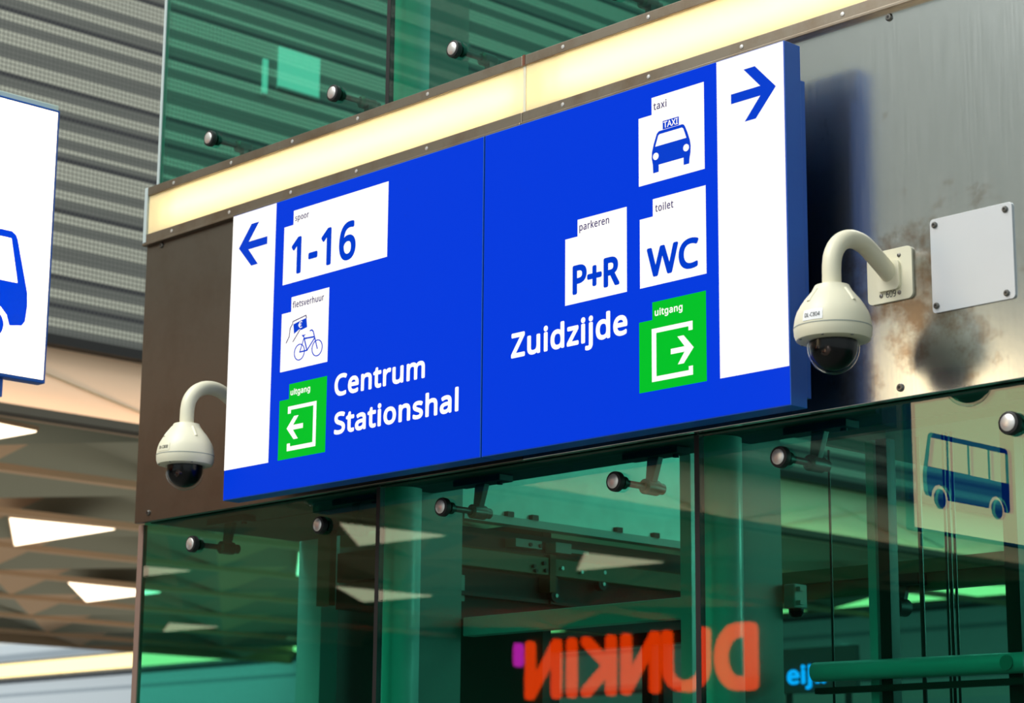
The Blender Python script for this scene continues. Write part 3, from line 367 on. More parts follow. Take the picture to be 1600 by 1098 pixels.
def text_bm(s, left, base, right, height, ref, bold=0.0, y0=0.0, thick=0.001, track=0.0):
    """letters standing on z=base from x=left to x=right; height is that of the glyph ref"""
    xs = []; pen = 0.0; lay = []
    for ch in s:
        if ch == ' ': pen += 200; continue
        adv, spl = GLYPH[ch]; lay.append((pen, spl))
        xs += [pen + p[2] for sp in spl for p in sp]; pen += adv + track
    top = max(p[3] for sp in GLYPH[ref][1] for p in sp)
    sz = (height - 2 * bold) / top
    sx = (right - left - 2 * bold) / (max(xs) - min(xs)); x0 = min(xs)
    bm = B(); K = 1.0 / height                     # filled at unit size, then brought down to the sign
    for pen, spl in lay:
        cu = bpy.data.curves.new('lettering', 'CURVE'); cu.dimensions = '2D'; cu.fill_mode = 'BOTH'
        cu.resolution_u = 5; cu.extrude = thick / 2 * K
        for sp in spl:
            b = cu.splines.new('BEZIER'); b.bezier_points.add(len(sp) - 1); b.use_cyclic_u = True
            for q, p in zip(b.bezier_points, sp):
                T = lambda x, y: (x * sx * K, y * sz * K, 0)
                q.handle_left_type = q.handle_right_type = 'FREE'
                q.co = T(p[2], p[3]); q.handle_left = T(p[0], p[1]); q.handle_right = T(p[4], p[5])
        tmp = bpy.data.objects.new('lettering', cu); col.objects.link(tmp)
        me = bpy.data.meshes.new_from_object(tmp)
        P = lambda x, y: (left + bold + (pen - x0) * sx + x, base + bold + y)
        for v in me.vertices:
            x, y = P(v.co.x / K, v.co.y / K); v.co = (x, y, v.co.z / K)
        bm.from_mesh(me)
        bpy.data.objects.remove(tmp); bpy.data.meshes.remove(me); bpy.data.curves.remove(cu)
        if bold:                                   # heavier weight: the outline itself gets a broad line
            for sp in spl:
                line = []
                for p, q in zip(sp, sp[1:] + sp[:1]):
                    straight = abs((p[4] - p[2]) * (q[3] - p[3]) - (p[5] - p[3]) * (q[2] - p[2])) < 60 and abs((q[0] - q[2]) * (q[3] - p[3]) - (q[1] - q[3]) * (q[2] - p[2])) < 60
                    for i in range(1 if straight else 5):
                        u = i / 5; w = 1 - u
                        line.append(P(sx * (w**3 * p[2] + 3*w*w*u * p[4] + 3*w*u*u * q[0] + u**3 * q[2]), sz * (w**3 * p[3] + 3*w*w*u * p[5] + 3*w*u*u * q[1] + u**3 * q[3])))
                for (ax, ay), (bx_, by) in zip(line, line[1:] + line[:1]):
                    d = Vector((bx_ - ax, by - ay))
                    if d.length < 1e-7: continue
                    d.normalize(); n = Vector((-d.y, d.x)) * bold; e = d * bold * .8
                    pts = [(ax - e.x + n.x * .5, ay - e.y + n.y * .5), (ax + n.x, ay + n.y), (bx_ + n.x, by + n.y), (bx_ + e.x + n.x * .5, by + e.y + n.y * .5),
                           (bx_ + e.x - n.x * .5, by + e.y - n.y * .5), (bx_ - n.x, by - n.y), (ax - n.x, ay - n.y), (ax - e.x - n.x * .5, ay - e.y - n.y * .5)]
                    f = [bm.verts.new((x, y, -thick / 2)) for x, y in pts]; bm.faces.new(f)
    for v in bm.verts: v.co = (v.co.x, y0 + v.co.z, v.co.y)
    return bm

# ================================================================== THE SETTING
GL = 4.597          # front of the glass wall
BV = 4.56           # front of the steel cladding
LU = -6.785         # left end of the building's front

struct('floor', bx(-60, 12, -30, 40, -0.1, 0.0), M['floor'])
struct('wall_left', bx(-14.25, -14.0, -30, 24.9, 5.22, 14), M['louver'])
struct('trim_1', bx(-14.2, -13.9, -30, 24.9, 5.14, 5.215), M['gear'])
struct('trim_2', bx(-14.25, -14.02, -30, 24.9, 4.60, 5.138), M['fascia'])
struct('trim_3', box(bx(-14.0, -13.86, -14, 24.9, 4.56, 4.60), -13.86, -13.85, -14, 24.9, 4.56, 4.625), M['lip'])
tag(obj('cove_light', bx(-13.90, -13.87, -13.9, 24.8, 4.602, 4.622), M['cove']),
    'warm strip light running along the foot of the cream fascia under the mesh wall', 'light')
struct('wall_back', bx(-62, 4, 25.0, 25.3, 0, 14), M['ribbed'])
struct('wall_front', bx(-60, -14.3, -14.3, -14.01, 0, 7), M['shop'])

# folded plate ceiling of the passage with beams along it
rows = [-14.0 - 2.3 * i for i in range(8)] + [-31.8]
bm = B()
step = 1.72; nv = int(38.8 / step)
def fold(i, j):
    return bm.verts.new((rows[i] - 0.0, -14 + j * step, 4.615 + (0.36 if (i + j) % 2 else 0.0)))
gridv = [[fold(i, j) for j in range(nv + 1)] for i in range(len(rows))]
for i in range(len(rows) - 1):
    for j in range(nv):
        a, b, c, d = gridv[i][j], gridv[i][j + 1], gridv[i + 1][j + 1], gridv[i + 1][j]
        if (i + j) % 2: bm.faces.new((a, b, d)); bm.faces.new((b, c, d))
        else: bm.faces.new((a, b, c)); bm.faces.new((a, c, d))
for r in rows[1:]:
    box(bm, r - 0.06, r + 0.06, -14, 24.9, 4.57, 4.63 if r > -31 else 5.0)
for k, f in enumerate(bm.faces): f.material_index = 0
bm.faces.ensure_lookup_table()
for k in range(2 * nv * (len(rows) - 1)):                  # warm-lit and cool-lit tones painted into the halves of each fold
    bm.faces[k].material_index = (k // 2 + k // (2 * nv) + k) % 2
ce = struct('ceiling', bm, M['coffer']); ce.data.materials.append(M['coffer_cool_lit'])
struct('ceiling_upper', bx(-31.9, -14.05, -14, 24.9, 5.0, 5.1), M['gear'])

def tri_light(pts, label):
    t = thing('ceiling_light', label, 'light', (pts[0][0], pts[0][1], 4.55), 'triangular lights set in the folded ceiling')
    cx_ = sum(p[0] for p in pts) / 3; cy_ = sum(p[1] for p in pts) / 3
    obj('frame', prism(B(), [(cx_ + (x - cx_) * 1.04, cy_ + (y - cy_) * 1.04) for x, y in pts], 4.566, 4.60, 'xy'), M['coffer'], t)
    obj('diffuser', prism(B(), pts, 4.556, 4.566, 'xy'), M['panel_lit'], t)
L_SEEN = 'bright triangular ceiling light, '
tri_light([(-18.75, 11.15), (-18.65, 12.3), (-20.55, 12.3)], L_SEEN + 'the larger one seen left of the brown steel panel')
tri_light([(-18.75, 14.75), (-18.65, 16.1), (-20.5, 16.1)], L_SEEN + 'glowing green behind the far corner column')
tri_light([(-23.25, 14.7), (-23.3, 16.1), (-25.0, 16.1)], L_SEEN + 'the smaller one cut by the glass wall edge')
tri_light([(-14.25, 8.0), (-14.4, 8.75), (-15.9, 8.6)], L_SEEN + 'cut by the left frame edge under the fascia')
for k, (u, v, w) in enumerate(((-16.55, -5.7, 1.3), (-16.4, -8.85, 1.15), (-21.05, -5.75, .7), (-21.0, -9.5, 1.5), (-26.7, -10.3, .8))):
    tri_light([(u, v), (u - .1, v + w), (u - 1.25, v + .1)],
              'triangular ceiling light mirrored in the lower glass, ' +
              ('near the column right of the first joint', 'as the broad streak across the lift gear', 'faint beside the left glass edge',
               'as the lower streak by the first joint', 'lowest and faintest at the left glass edge')[k])

# pale strip light along the far cladding
t = thing('far_strip_light', 'long yellow strip light on the distant ribbed cladding', 'light', (-36, 24.95, 4.74))
obj('diffuser', bx(-60, -16, 24.93, 24.99, 4.76, 5.04), M['yellow'], t)
obj('trim', box(bx(-60, -16, 24.92, 24.995, 5.04, 5.09), -60, -16, 24.92, 24.995, 4.71, 4.76), M['trim'], t)

# windows in the mesh wall seen through the upper glass
for nm, v0, v1, z0, z1, lb in (('bright_window', 10.62, 11.06, 7.70, 8.05, 'bright square window in the mesh wall behind the upper glass'),
                               ('bright_slot', 10.46, 10.51, 7.60, 7.9, 'narrow bright slot left of the square window behind upper glass')):
    t = thing(nm, lb, 'window', (-13.97, v0, z0))
    obj('pane', bx(-13.985, -13.97, v0, v1, z0, z1), M['window'], t)
    obj('sill', bx(-14.0, -13.965, v0, v1, z0 - .02, z0), M['greypaint'], t)

# ================================================================== STEEL CLADDING
JU = -4.72
def bolt(x, z, parent, v=BV, r=0.011):
    b = obj('bolt', lathe(B(), [(0.0, -0.007), (r * .75, -0.0065), (r, -0.003), (r, 0.0)], (x, v, z), 'y', 14), M['screw'], parent, smooth=True)
    obj('bolt_socket', lathe(B(), [(r * .42, -0.0072), (r * .42, -0.0066)], (x, v, z), 'y', 6), M['black'], b)
t = thing('cladding_panel', 'brushed steel cladding panel behind the blue sign, dark reflection painted in', 'panel', (LU, BV, 2.706))
obj('sheet', bx(LU, JU - .0015, BV, BV + .022, 2.706, 3.775), M['steel_darkened'], t, bevel=.002)
for x, z in ((-6.697, 2.738), (-6.687, 3.755), (-5.4, 2.738)): bolt(x, z, t)
t = thing('cladding_panel', 'shiny stained steel cladding panel right of the blue sign', 'panel', (JU, BV, 2.706))
obj('sheet', bx(JU + .0015, -1.6, BV, BV + .022, 2.706, 3.775), M['steel'], t, bevel=.002)
for x, z in ((-3.312, 3.748), (-3.312, 2.733)): bolt(x, z, t)

# structure behind the cladding
struct('trim_4', bx(LU + .01, -1.4, 4.625, 4.85, 2.712, 3.985), M['dark_soffit'])
struct('trim_5', bx(LU + .01, -6.05, 4.86, 5.32, 2.712, 3.985), M['dark_soffit'])

# ================================================================== WARM LIGHT STRIP
SJ = -4.72
def strip(x0, x1, label):
    t = thing('light_strip', label, 'light', (x0, BV, 3.765), 'warm light strip above the sign')
    obj('lower_trim', box(bx(x0, x1, BV - .012, BV + .02, 3.776, 3.812), x0, x1, BV - .02, BV + .02, 3.766, 3.776), M['trim'], t, bevel=.002)
    up = obj('upper_trim', bx(x0, x1, BV - .012, BV + .02, 3.965, 3.999), M['trim'], t, bevel=.002)
    obj('diffuser', bx(x0 + (.012 if x0 < -6 else 0), x1, BV - .004, BV - .001, 3.812, 3.965), M['strip'], t)
    bmx = bx(x0 + .005, x1 - .002, BV + .094, BV + .1, 3.80, 3.98)
    box(bmx, x0 + .005, x1 - .002, BV + .021, BV + .094, 3.80, 3.806); box(bmx, x0 + .005, x1 - .002, BV + .021, BV + .094, 3.974, 3.98)
    obj('lamp_box', bmx, M['box_white'], t)
    obj('tube', tube(B(), [(x0 + .13, BV + .046, 3.888), (x1 - (.03 if x1 < -4 else .1), BV + .046, 3.888)], .012, 12), M['tube'], t)
    n = int((x1 - x0) / .36)
    for i in range(n):
        x = x0 + .18 + i * .36
        for z, v in ((3.982, BV - .0125), (3.794, BV - .0125)):
            obj('screw', lathe(B(), [(0, -.002), (.006, -.0015), (.007, 0)], (x, v, z), 'y', 10), M['cap'], t)
    return t
t = strip(LU - .005, SJ - .001, 'warm glowing light strip section above the left half of the sign')
obj('end_cap', bx(LU - .012, LU + .008, BV - .014, BV + .1, 3.78, 3.999), M['edge'], t, bevel=.002)
t = strip(SJ + .001, -1.6, 'warm glowing light strip section above the right half of the sign')
obj('divider', bx(SJ + .001, SJ + .012, BV - .0075, BV - .0045, 3.8125, 3.9645), M['cream'], t)
obj('joint_cover', bx(SJ + .0015, SJ + .0125, BV - .0135, BV + .02, 3.966, 4.0), M['rust'], t)

# ================================================================== BLUE DIRECTION SIGN
SU, SV, SZ = -5.979, 4.3685, 2.688
def su(x): return SU + x
def sgn(pts): return [(SU + x, SZ + z) for x, z in pts]
FACE = SV
L1, L2, L3 = FACE - .001, FACE - .002, FACE - .003     # printed films, one on another
def film(name, pts, layer, mat, parent): return obj(name, prism(B(), sgn(pts), layer, layer + .0009), mat, parent)
def words(name, s, x0, z0, x1, h, ref, layer, mat, parent, bold=0.0, track=0.0):
    return obj(name, text_bm(s, su(x0), SZ + z0, su(x1), h, ref, bold, layer + .0005, .0008, track), mat, parent)
def tab(x0, x1, z0, z1, notch=.05): # pictogram plate with its raised caption tab
    return [(x0 + notch, z1), (x1, z1), (x1, z0), (x0, z0), (x0, z1 - notch), (x0 + notch, z1 - notch)]

def sign_box(x0, x1, label):
    t = thing('direction_sign', label, 'sign', (su(x0), BV, SZ))
    obj('housing', bx(su(x0), su(x1), SV + .0012, SV + .068, SZ, SZ + 1.0), M['housing'], t, bevel=.0015)
    obj('face', bx(su(x0) + .003, su(x1) - .003, SV, SV + .001, SZ + .003, SZ + .997), M['blue_face'], t)
    obj('rear_box', bx(su(x0) + .002, su(x1) - .004, SV + .0685, SV + .09, SZ + .03, SZ + .905), M['housing'], t, bevel=.001)
    for x in (x0 + .3, x1 - .3):
        obj('mount_bracket', bx(su(x) - .03, su(x) + .03, SV + .0905, BV, SZ + .2, SZ + .8), M['black'], t)
    return t
t = sign_box(0.0, 1.2775, 'left half of the blue lit sign, white arrow pointing left')
bar = film('arrow_bar', [(.003, .997), (.246, .997), (.246, .103), (.003, .103)], L1, M['white_face'], t)
LA = [(.0429, .8749), (.1109, .95), (.152, .95), (.0969, .889), (.2015, .889), (.2015, .862), (.0969, .862), (.1525, .801), (.1165, .801)]
film('arrow', LA, L2, M['ink_blue'], bar)
p = film('track_pictogram', [(.3435, .95), (.8315, .95), (.8315, .70), (.2945, .70), (.2945, .901), (.3435, .901)], L1, M['white_face'], t)
words('caption', 'spoor', .3529, .9119, .4259, .0155, 'x', L2, M['ink_dark'], p, .00045, 45)
words('track_numbers', '1-16', .3389, .726, .675, .128, '1', L2, M['ink_blue'], p, .005, 40)
p = film('bicycle_pictogram', tab(.2955, .5435, .401, .65), L1, M['white_face'], t)
words('caption', 'fietsverhuur', .3539, .6105, .5185, .0165, 'x', L2, M['ink_dark'], p, .00045, 45)
bm = B()
stroke(bm, sgn([(.3559, .5569), (.3439, .5439), (.3399, .5159), (.3249, .4969)]), .003, L2, L2 + .0009)
stroke(bm, sgn([(.3969, .5309), (.3609, .4959)]), .003, L2, L2 + .0009)
stroke(bm, sgn([(.3559, .5569), (.3579, .5649), (.4269, .5749), (.4289, .5649)]), .003, L2, L2 + .0009)
obj('hand', bm, M['ink_dark'], p)
n_ = film('banknote', [(.3609, .5549), (.4289, .5659), (.4339, .5339), (.4029, .5289), (.3949, .5339), (.3659, .5219)], L2, M['ink_blue'], p)
obj('euro_mark', text_bm('€', su(.389), SZ + .5365, su(.409), .0215, '1', .0003, L3 + .0005, .0008), M['white_face'], p)
bm = B()
for c_ in (.3969, .4899):
    ring = disc_pts(su(c_), SZ + .4549, .0265, 32)
    stroke(bm, ring + ring[:1], .0034, L2, L2 + .0009)
for pl, w in (([(.4199, .4999), (.4369, .4549)], .0035), ([(.42, .497), (.4729, .4949)], .004), ([(.4759, .4909), (.4369, .4549)], .0032),
              ([(.3989, .4549), (.4369, .4549)], .0035), ([(.3989, .4549), (.4199, .4999)], .0026), ([(.4679, .5129), (.4909, .4529)], .003),
              ([(.4509, .5189), (.4609, .5199), (.4679, .5129)], .0032)):
    stroke(bm, sgn(pl), w * 1.3, L2, L2 + .0009)
prism(bm, sgn([(.4069, .5109), (.4289, .5099), (.4189, .5059), (.4219, .5019), (.4149, .5029)]), L2, L2 + .0009)
obj('bicycle', bm, M['ink_blue'], p)
p2 = film('exit_pictogram', tab(.298, .5445, .1035, .3535), L1, M['green_face'], t)
words('caption', 'uitgang', .3569, .3145, .46, .0155, 'x', L2, M['white_face'], p2, .0008, 35)
film('doorway_mark', [(.346, .2779), (.4949, .2779), (.4949, .1289), (.346, .1289), (.346, .1539), (.3612, .1539), (.3612, .1435), (.4798, .1435), (.4798, .2655), (.3612, .2655), (.3612, .2539), (.346, .2539)], L2, M['white_face'], p2)
film('arrow', [(.3419, .2049), (.3799, .2429), (.402, .2429), (.3745, .2135), (.4269, .2135), (.4269, .1975), (.3745, .1975), (.402, .1655), (.3799, .1655)], L2, M['white_face'], p2)
words('destination', 'Centrum', .5849, .2785, 1.0239, .0555, 'x', L1, M['white_face'], t, .0033, 26)
words('destination', 'Stationshal', .5879, .1535, 1.1799, .0555, 'x', L1, M['white_face'], t, .0033, 26)

t = sign_box(1.2825, 2.459, 'right half of the blue lit sign, white arrow pointing right')
bar = film('arrow_bar', [(2.220, .997), (2.456, .997), (2.456, .1045), (2.220, .1045)], L1, M['white_face'], t)
film('arrow', [(2.4289, .8765), (2.3574, .951), (2.3179, .951), (2.3755, .8905), (2.2719, .8905), (2.2719, .863), (2.3755, .863), (2.3195, .802), (2.3578, .802)], L2, M['ink_blue'], bar)
p = film('taxi_pictogram', tab(1.926, 2.1725, .701, .9525, .0505), L1, M['white_face'], t)
words('caption', 'taxi', 1.9845, .9135, 2.034, .0165, 'x', L2, M['ink_dark'], p, .00045, 45)
plate = film('roof_plate', [(2.0195, .8735), (2.0795, .8735), (2.0795, .8488), (2.0195, .8488)], L2, M['ink_blue'], p)
obj('roof_lettering', text_bm('TAXI', su(2.0228), SZ + .8518, su(2.0768), .0185, 'T', .0003, L3 + .0005, .0008), M['white_face'], p)
film('taxi', [(2.0025, .8462), (2.0069, .8475), (2.0930, .8475), (2.0985, .8450), (2.1025, .8390), (2.1109, .8209), (2.1199, .7959), (2.1229, .7799), (2.1219, .7589), (2.1179, .7419), (2.1169, .7280), (2.0969, .7280), (2.0969, .7495), (2.0025, .7495), (2.0025, .7285), (1.9823, .7285), (1.9809, .7529), (1.9769, .7729), (1.9779, .7909), (1.9850, .8140), (1.9965, .8410)], L2, M['ink_blue'], p)
film('taxi_window', [(1.9915, .8045), (2.0030, .8345), (2.0085, .8375), (2.0925, .8375), (2.0970, .8335), (2.1080, .8045)], L3, M['white_face'], p)
for c_ in (1.9929, 2.1069):
    obj('headlamp', prism(B(), disc_pts(su(c_), SZ + .7757, .0104), L3, L3 + .0009), M['white_face'], p)
p = film('toilet_pictogram', tab(1.929, 2.175, .403, .653), L1, M['white_face'], t)
words('caption', 'toilet', 1.989, .6135, 2.057, .0165, 'x', L2, M['ink_dark'], p, .00045, 45)
words('letters', 'WC', 1.956, .4275, 2.149, .0855, 'W', L2, M['ink_blue'], p, .004)
p = film('parking_pictogram', tab(1.633, 1.878, .4035, .652), L1, M['white_face'], t)
words('caption', 'parkeren', 1.691, .6165, 1.81, .0165, 'x', L2, M['ink_dark'], p, .00045, 45)
words('letters', 'P+R', 1.664, .4295, 1.851, .087, 'P', L2, M['ink_blue'], p, .0045)
p = film('exit_pictogram', tab(1.925, 2.172, .1045, .3555), L1, M['green_face'], t)
words('caption', 'uitgang', 1.985, .3145, 2.088, .0155, 'x', L2, M['white_face'], p, .0008, 35)
film('doorway_mark', [(1.9732, .2795), (2.1235, .2795), (2.1235, .2545), (2.1092, .2545), (2.1092, .2663), (1.9895, .2663), (1.9895, .1435), (2.1092, .1435), (2.1092, .1545), (2.1235, .1545), (2.1235, .1293), (1.9732, .1293)], L2, M['white_face'], p)
film('arrow', [(2.1269, .2049), (2.0909, .2435), (2.0685, .2435), (2.0945, .2125), (2.0439, .2125), (2.0439, .1975), (2.0945, .1975), (2.0695, .1655), (2.0905, .1655)], L2, M['white_face'], p)
words('destination', 'Zuidzijde', 1.408, .2805, 1.8799, .075, 'Z', L1, M['white_face'], t, .0033, 26)

# ================================================================== DOME CAMERAS
def wrap(bm, ax, ay, ang, prof, lift):
    """lays a flat film (x along, z up; y is thickness) round the turned housing, centred on angle ang"""
    def rad(z):
        for (r0, z0), (r1, z1) in zip(prof, prof[1:]):
            if z0 <= z <= z1: return r0 + (r1 - r0) * (z - z0) / max(1e-6, z1 - z0)
        return prof[0][0]
    for v in bm.verts:
        r = rad(v.co.z) + lift + v.co.y
        a = ang + v.co.x / 0.098
        v.co = (ax + r * math.cos(a), ay + r * math.sin(a), v.co.z)
    return bm
def grid_sheet(w, z0, z1, thick, n=10):
    bm = B()
    for i in range(n): 
        for k in range(4): box(bm, -w / 2 + w * i / n, -w / 2 + w * (i + 1) / n, 0, thick, z0 + (z1 - z0) * k / 4, z0 + (z1 - z0) * (k + 1) / 4)
    return bm

def dome_camera(ax, label, code, code_ang, plate):
    ay = 4.306; zr = 2.850                                    # axis and rim
    t = thing('dome_camera', label, 'camera', (ax, BV, 3.03))
    prof = [(r, zr + h_) for r, h_ in ((.083, -.034), (.093, -.031), (.098, -.018), (.099, 0), (.0978, .012), (.0948, .028), (.090, .042), (.081, .058),
            (.071, .073), (.060, .086), (.052, .096), (.047, .105), (.044, .111), (.028, .111))]
    h = obj('housing', lathe(B(), prof, (ax, ay, 0), 'z', 56), M['cream'], t, smooth=True)
    obj('rim_seam', lathe(B(), [(.0985, zr - .0015), (.0996, zr - .0012), (.0996, zr + .0012), (.0985, zr + .0015)], (ax, ay, 0), 'z', 56), M['greypaint'], h)
    for a in (R(-20), R(-70), R(-120), R(-170)):
        obj('rim_screw', lathe(B(), [(0, 0), (.0045, .001), (.0045, .004)], (ax + .088 * math.cos(a), ay + .088 * math.sin(a), zr - .0345), 'z', 10), M['screw'], h)
    for a in (R(-100), R(-10), R(170)):                        # moulded ribs on the shoulder
        c_, s_ = math.cos(a), math.sin(a)
        obj('rib', tube(B(), [(ax + r * c_, ay + r * s_, zr + dz) for r, dz in ((.078, .059), (.069, .072), (.059, .084), (.050, .095))], .006, 10), M['cream'], h, smooth=True)
    db = [(.066, zr - .032)] + [(.066 * math.cos(R(a)), zr - .050 - .068 * math.sin(R(a))) for a in range(0, 91, 9)]
    bub = obj('bubble', lathe(B(), db[::-1], (ax, ay, 0), 'z', 40), M['clear'], t, smooth=True)
    di = [(.061, zr - .033)] + [(.061 * math.cos(R(a)), zr - .048 - .060 * math.sin(R(a))) for a in range(0, 91, 9)]
    obj('inner_dome', lathe(B(), di[::-1], (ax, ay, 0), 'z', 32), M['smoke'], bub, smooth=True)
    a = R(-72 if plate else -62)
    c_, s_ = math.cos(a), math.sin(a)
    obj('lens', lathe(B(), [(0, -.003), (.010, -.003), (.015, 0), (.015, .012)], (ax + .057 * c_, ay + .057 * s_, zr - .066), 'y', 20), M['lens'], bub, smooth=True)
    path = smooth_path([(ax, 4.559, 3.034), (ax, 4.50, 3.068), (ax, 4.45, 3.094), (ax, 4.412, 3.102), (ax, 4.375, 3.098), (ax, 4.340, 3.080), (ax, 4.316, 3.050), (ax, 4.307, 3.015), (ax, 4.306, 2.962)], 5)
    obj('arm', tube(B(), path, .0245, 20), M['cream'], t, smooth=True)
    mp = obj('wall_plate', prism(B(), rounded(ax - .072, ax + .072, 2.963, 3.104, .016), BV - .009, BV - .0003), M['cream'], t, bevel=.0015)
    obj('boss', prism(B(), rounded(ax - .036, ax + .036, 2.992, 3.072, .014), BV - .018, BV - .009), M['cream'], mp, bevel=.004)
    for x, z in ((ax - .028, 2.983), (ax + .030, 2.983), (ax + .032, 3.083), (ax - .028, 3.083)):
        obj('screw', lathe(B(), [(0, -.003), (.005, -.002), (.006, 0)], (x, BV - .009, z), 'y', 12), M['screw'], mp)
    if plate:
        obj('plate_number', text_bm('609', ax - .012, 2.975, ax + .019, .018, '6', 0.0, BV - .0096, .0006), M['ink'], mp)
    st = obj('sticker', wrap(grid_sheet(.058, zr + .006, zr + .034, .0006), ax, ay, code_ang, prof[2:], .0004), M['sticker'] if plate else M['cream'], h)
    obj('sticker_code', wrap(text_bm(code, -.022, zr + .014, .022, .011, 'D' if 'D' in code else '1', 0.0, .0012, .0004), ax, ay, code_ang, prof[2:], .0006), M['ink'], h)
    return t
dome_camera(-3.33, 'cream dome camera on a bent arm at the right end of the sign', 'DL-C804', R(-84), True)
dome_camera(-6.118, 'cream dome camera on a bent arm at the left end of the sign', 'DL-C808', R(-86), False)

# ================================================================== ACCESS PLATE
t = thing('access_plate', 'pale aluminium cover plate with four screws on the stained steel', 'plate', (-3.2, BV, 2.91))
obj('plate', prism(B(), rounded(-3.200, -2.952, 2.910, 3.159, .010), BV - .006, BV - .0003), M['alu'], t, bevel=.001)
for x, z in ((-3.185, 3.143), (-2.971, 3.142), (-2.976, 2.926), (-3.187, 2.929)):
    s_ = obj('screw', lathe(B(), [(0, -.0065), (.006, -.006), (.0085, -.003), (.0085, 0)], (x, BV - .006, z), 'y', 16), M['screw'], t, smooth=True)
    obj('screw_socket', lathe(B(), [(.0035, -.0068), (.0035, -.006)], (x, BV - .006, z), 'y', 6), M['black'], s_)

# ================================================================== GLASS WALL
seams = [LU, -5.437, -4.05, -2.665, -1.28]
names = ('leftmost', 'second from left', 'third from left', 'rightmost')
for k in range(4):
    x0, x1 = seams[k] + .012, seams[k + 1] - .006
    for lv, z0, z1, word in (('lower', .02, 2.716, 'below the steel cladding'), ('upper', 4.0, 8.0, 'above the light strip')):
        t = thing('glass_wall_sheet', f'{names[k]} tall green glass pane {word}', 'glass', (x0, GL, z0), f'green glass panes {word}')
        obj('glass', bx(x0, x1, GL, GL + .012, z0, z1), M['glass'], t)
        if k == 0:
            obj('edge_trim', bx(LU - .02 if lv == 'lower' else LU - .004, LU + .0115, GL - .004, GL + .014, z0, z1 if lv == 'upper' else 2.704), M['copper' if lv == 'lower' else 'edge'], t)
        obj('seal', bx(x1, x1 + .0182, GL - .001, GL + .02, z0, z1 if lv == 'upper' else 2.704), M['dark'], t)

# point fittings that hold the glass
def fitting(x, z, label, up):
    t = thing('glass_fitting', label, 'fitting', (x, GL, z), 'round point fittings holding the glass')
    rg = obj('washer', lathe(B(), [(.022, -.024), (.0285, -.022), (.030, -.017), (.030, -.004), (.027, -.0005)], (x, GL, z), 'y', 32), M['dark'], t, smooth=True)
    obj('cap', lathe(B(), [(0, -.0262), (.019, -.0262), (.0215, -.0245), (.0215, -.020)], (x, GL, z), 'y', 32), M['cap'], t, smooth=True)
    obj('rod', lathe(B(), [(.019, .0125), (.019, .026), (.010, .03), (.010, .11)], (x, GL, z), 'y', 20), M['fit'], t, smooth=True)
    obj('hub', lathe(B(), [(.015, .105), (.023, .112), (.023, .165), (.017, .172), (.017, .19)], (x, GL, z), 'y', 24), M['fit'], t, smooth=True)
    if up:
        zt = 2.69; a0, a1 = z + .012, zt
        obj('arm', prism(B(), [(x - .012, a0), (x + .016, a0), (x + .042, a1), (x - .004, a1)], GL + .128, GL + .15), M['fit'], t, bevel=.002)
        obj('bracket_plate', bx(x - .09, x + .13, GL + .11, GL + .17, zt, 2.711), M['dark'], t, bevel=.002)
        obj('bolt_head', lathe(B(), [(.01, -.008), (.01, 0)], (x + .10, GL + .14, zt), 'z', 10), M['dark'], t)
    else:
        obj('arm', prism(B(), [(x - .006, z), (x + .02, z), (x + .03, 4.002), (x + .004, 4.002)], GL + .128, GL + .15), M['fit'], t, bevel=.002)
        obj('foot', bx(x - .02, x + .06, GL + .11, GL + .17, 3.986, 4.002), M['fit'], t)
    return t
lows = (-6.447, -5.720, -5.104, -4.352, -3.734, -3.002)
lw = ('below the left camera', 'left of the first lower glass joint', 'right of the first lower glass joint', 'left of the second lower glass joint',
      'right of the second lower glass joint', 'at the right frame edge over the mirrored bus')
first = fitting(lows[0], 2.603, 'round glass fitting ' + lw[0], True)
for x, w in zip(lows[1:], lw[1:]):
    c_ = copy_tree(first); c_.location.x = x; c_['label'] = 'round glass fitting ' + w
ups = (-6.436, -5.708, -5.082, -4.352)
uw = ('leftmost over the light strip', 'left of the upper glass joint', 'right of the upper glass joint', 'at the top frame edge')
first = fitting(ups[0], 4.125, 'round glass fitting ' + uw[0], False)
for x, w in zip(ups[1:], uw[1:]):
    c_ = copy_tree(first); c_.location.x = x; c_['label'] = 'round glass fitting ' + w

# ================================================================== BEHIND THE GLASS
cw = ('behind the first glass joint', 'behind the second glass joint', 'behind the third glass joint, at the right')
def column(x, label):
    t = thing('column', label, 'column', (x, 4.72, 0), 'round columns with a flat web behind the glass')
    obj('tube', lathe(B(), [(.0625, 0), (.0625, 8.0)], (x, 4.72, 0), 'z', 40), M['post'], t, smooth=True)
    obj('web', bx(x - .02, x + .004, 4.775, 4.985, 0, 8.0), M['web'], t)
    return t
first = column(-5.453, 'round pale column with flat web ' + cw[0])
for x, w in ((-4.066, cw[1]), (-2.68, cw[2])):
    c_ = copy_tree(first); c_.location.x = x; c_['label'] = 'round pale column with flat web ' + w
tag(obj('corner_column', bx(LU + .005, LU + .15, 5.335, 5.42, 0, 3.985), M['post']), 'square pale corner column behind the left glass pane', 'column')

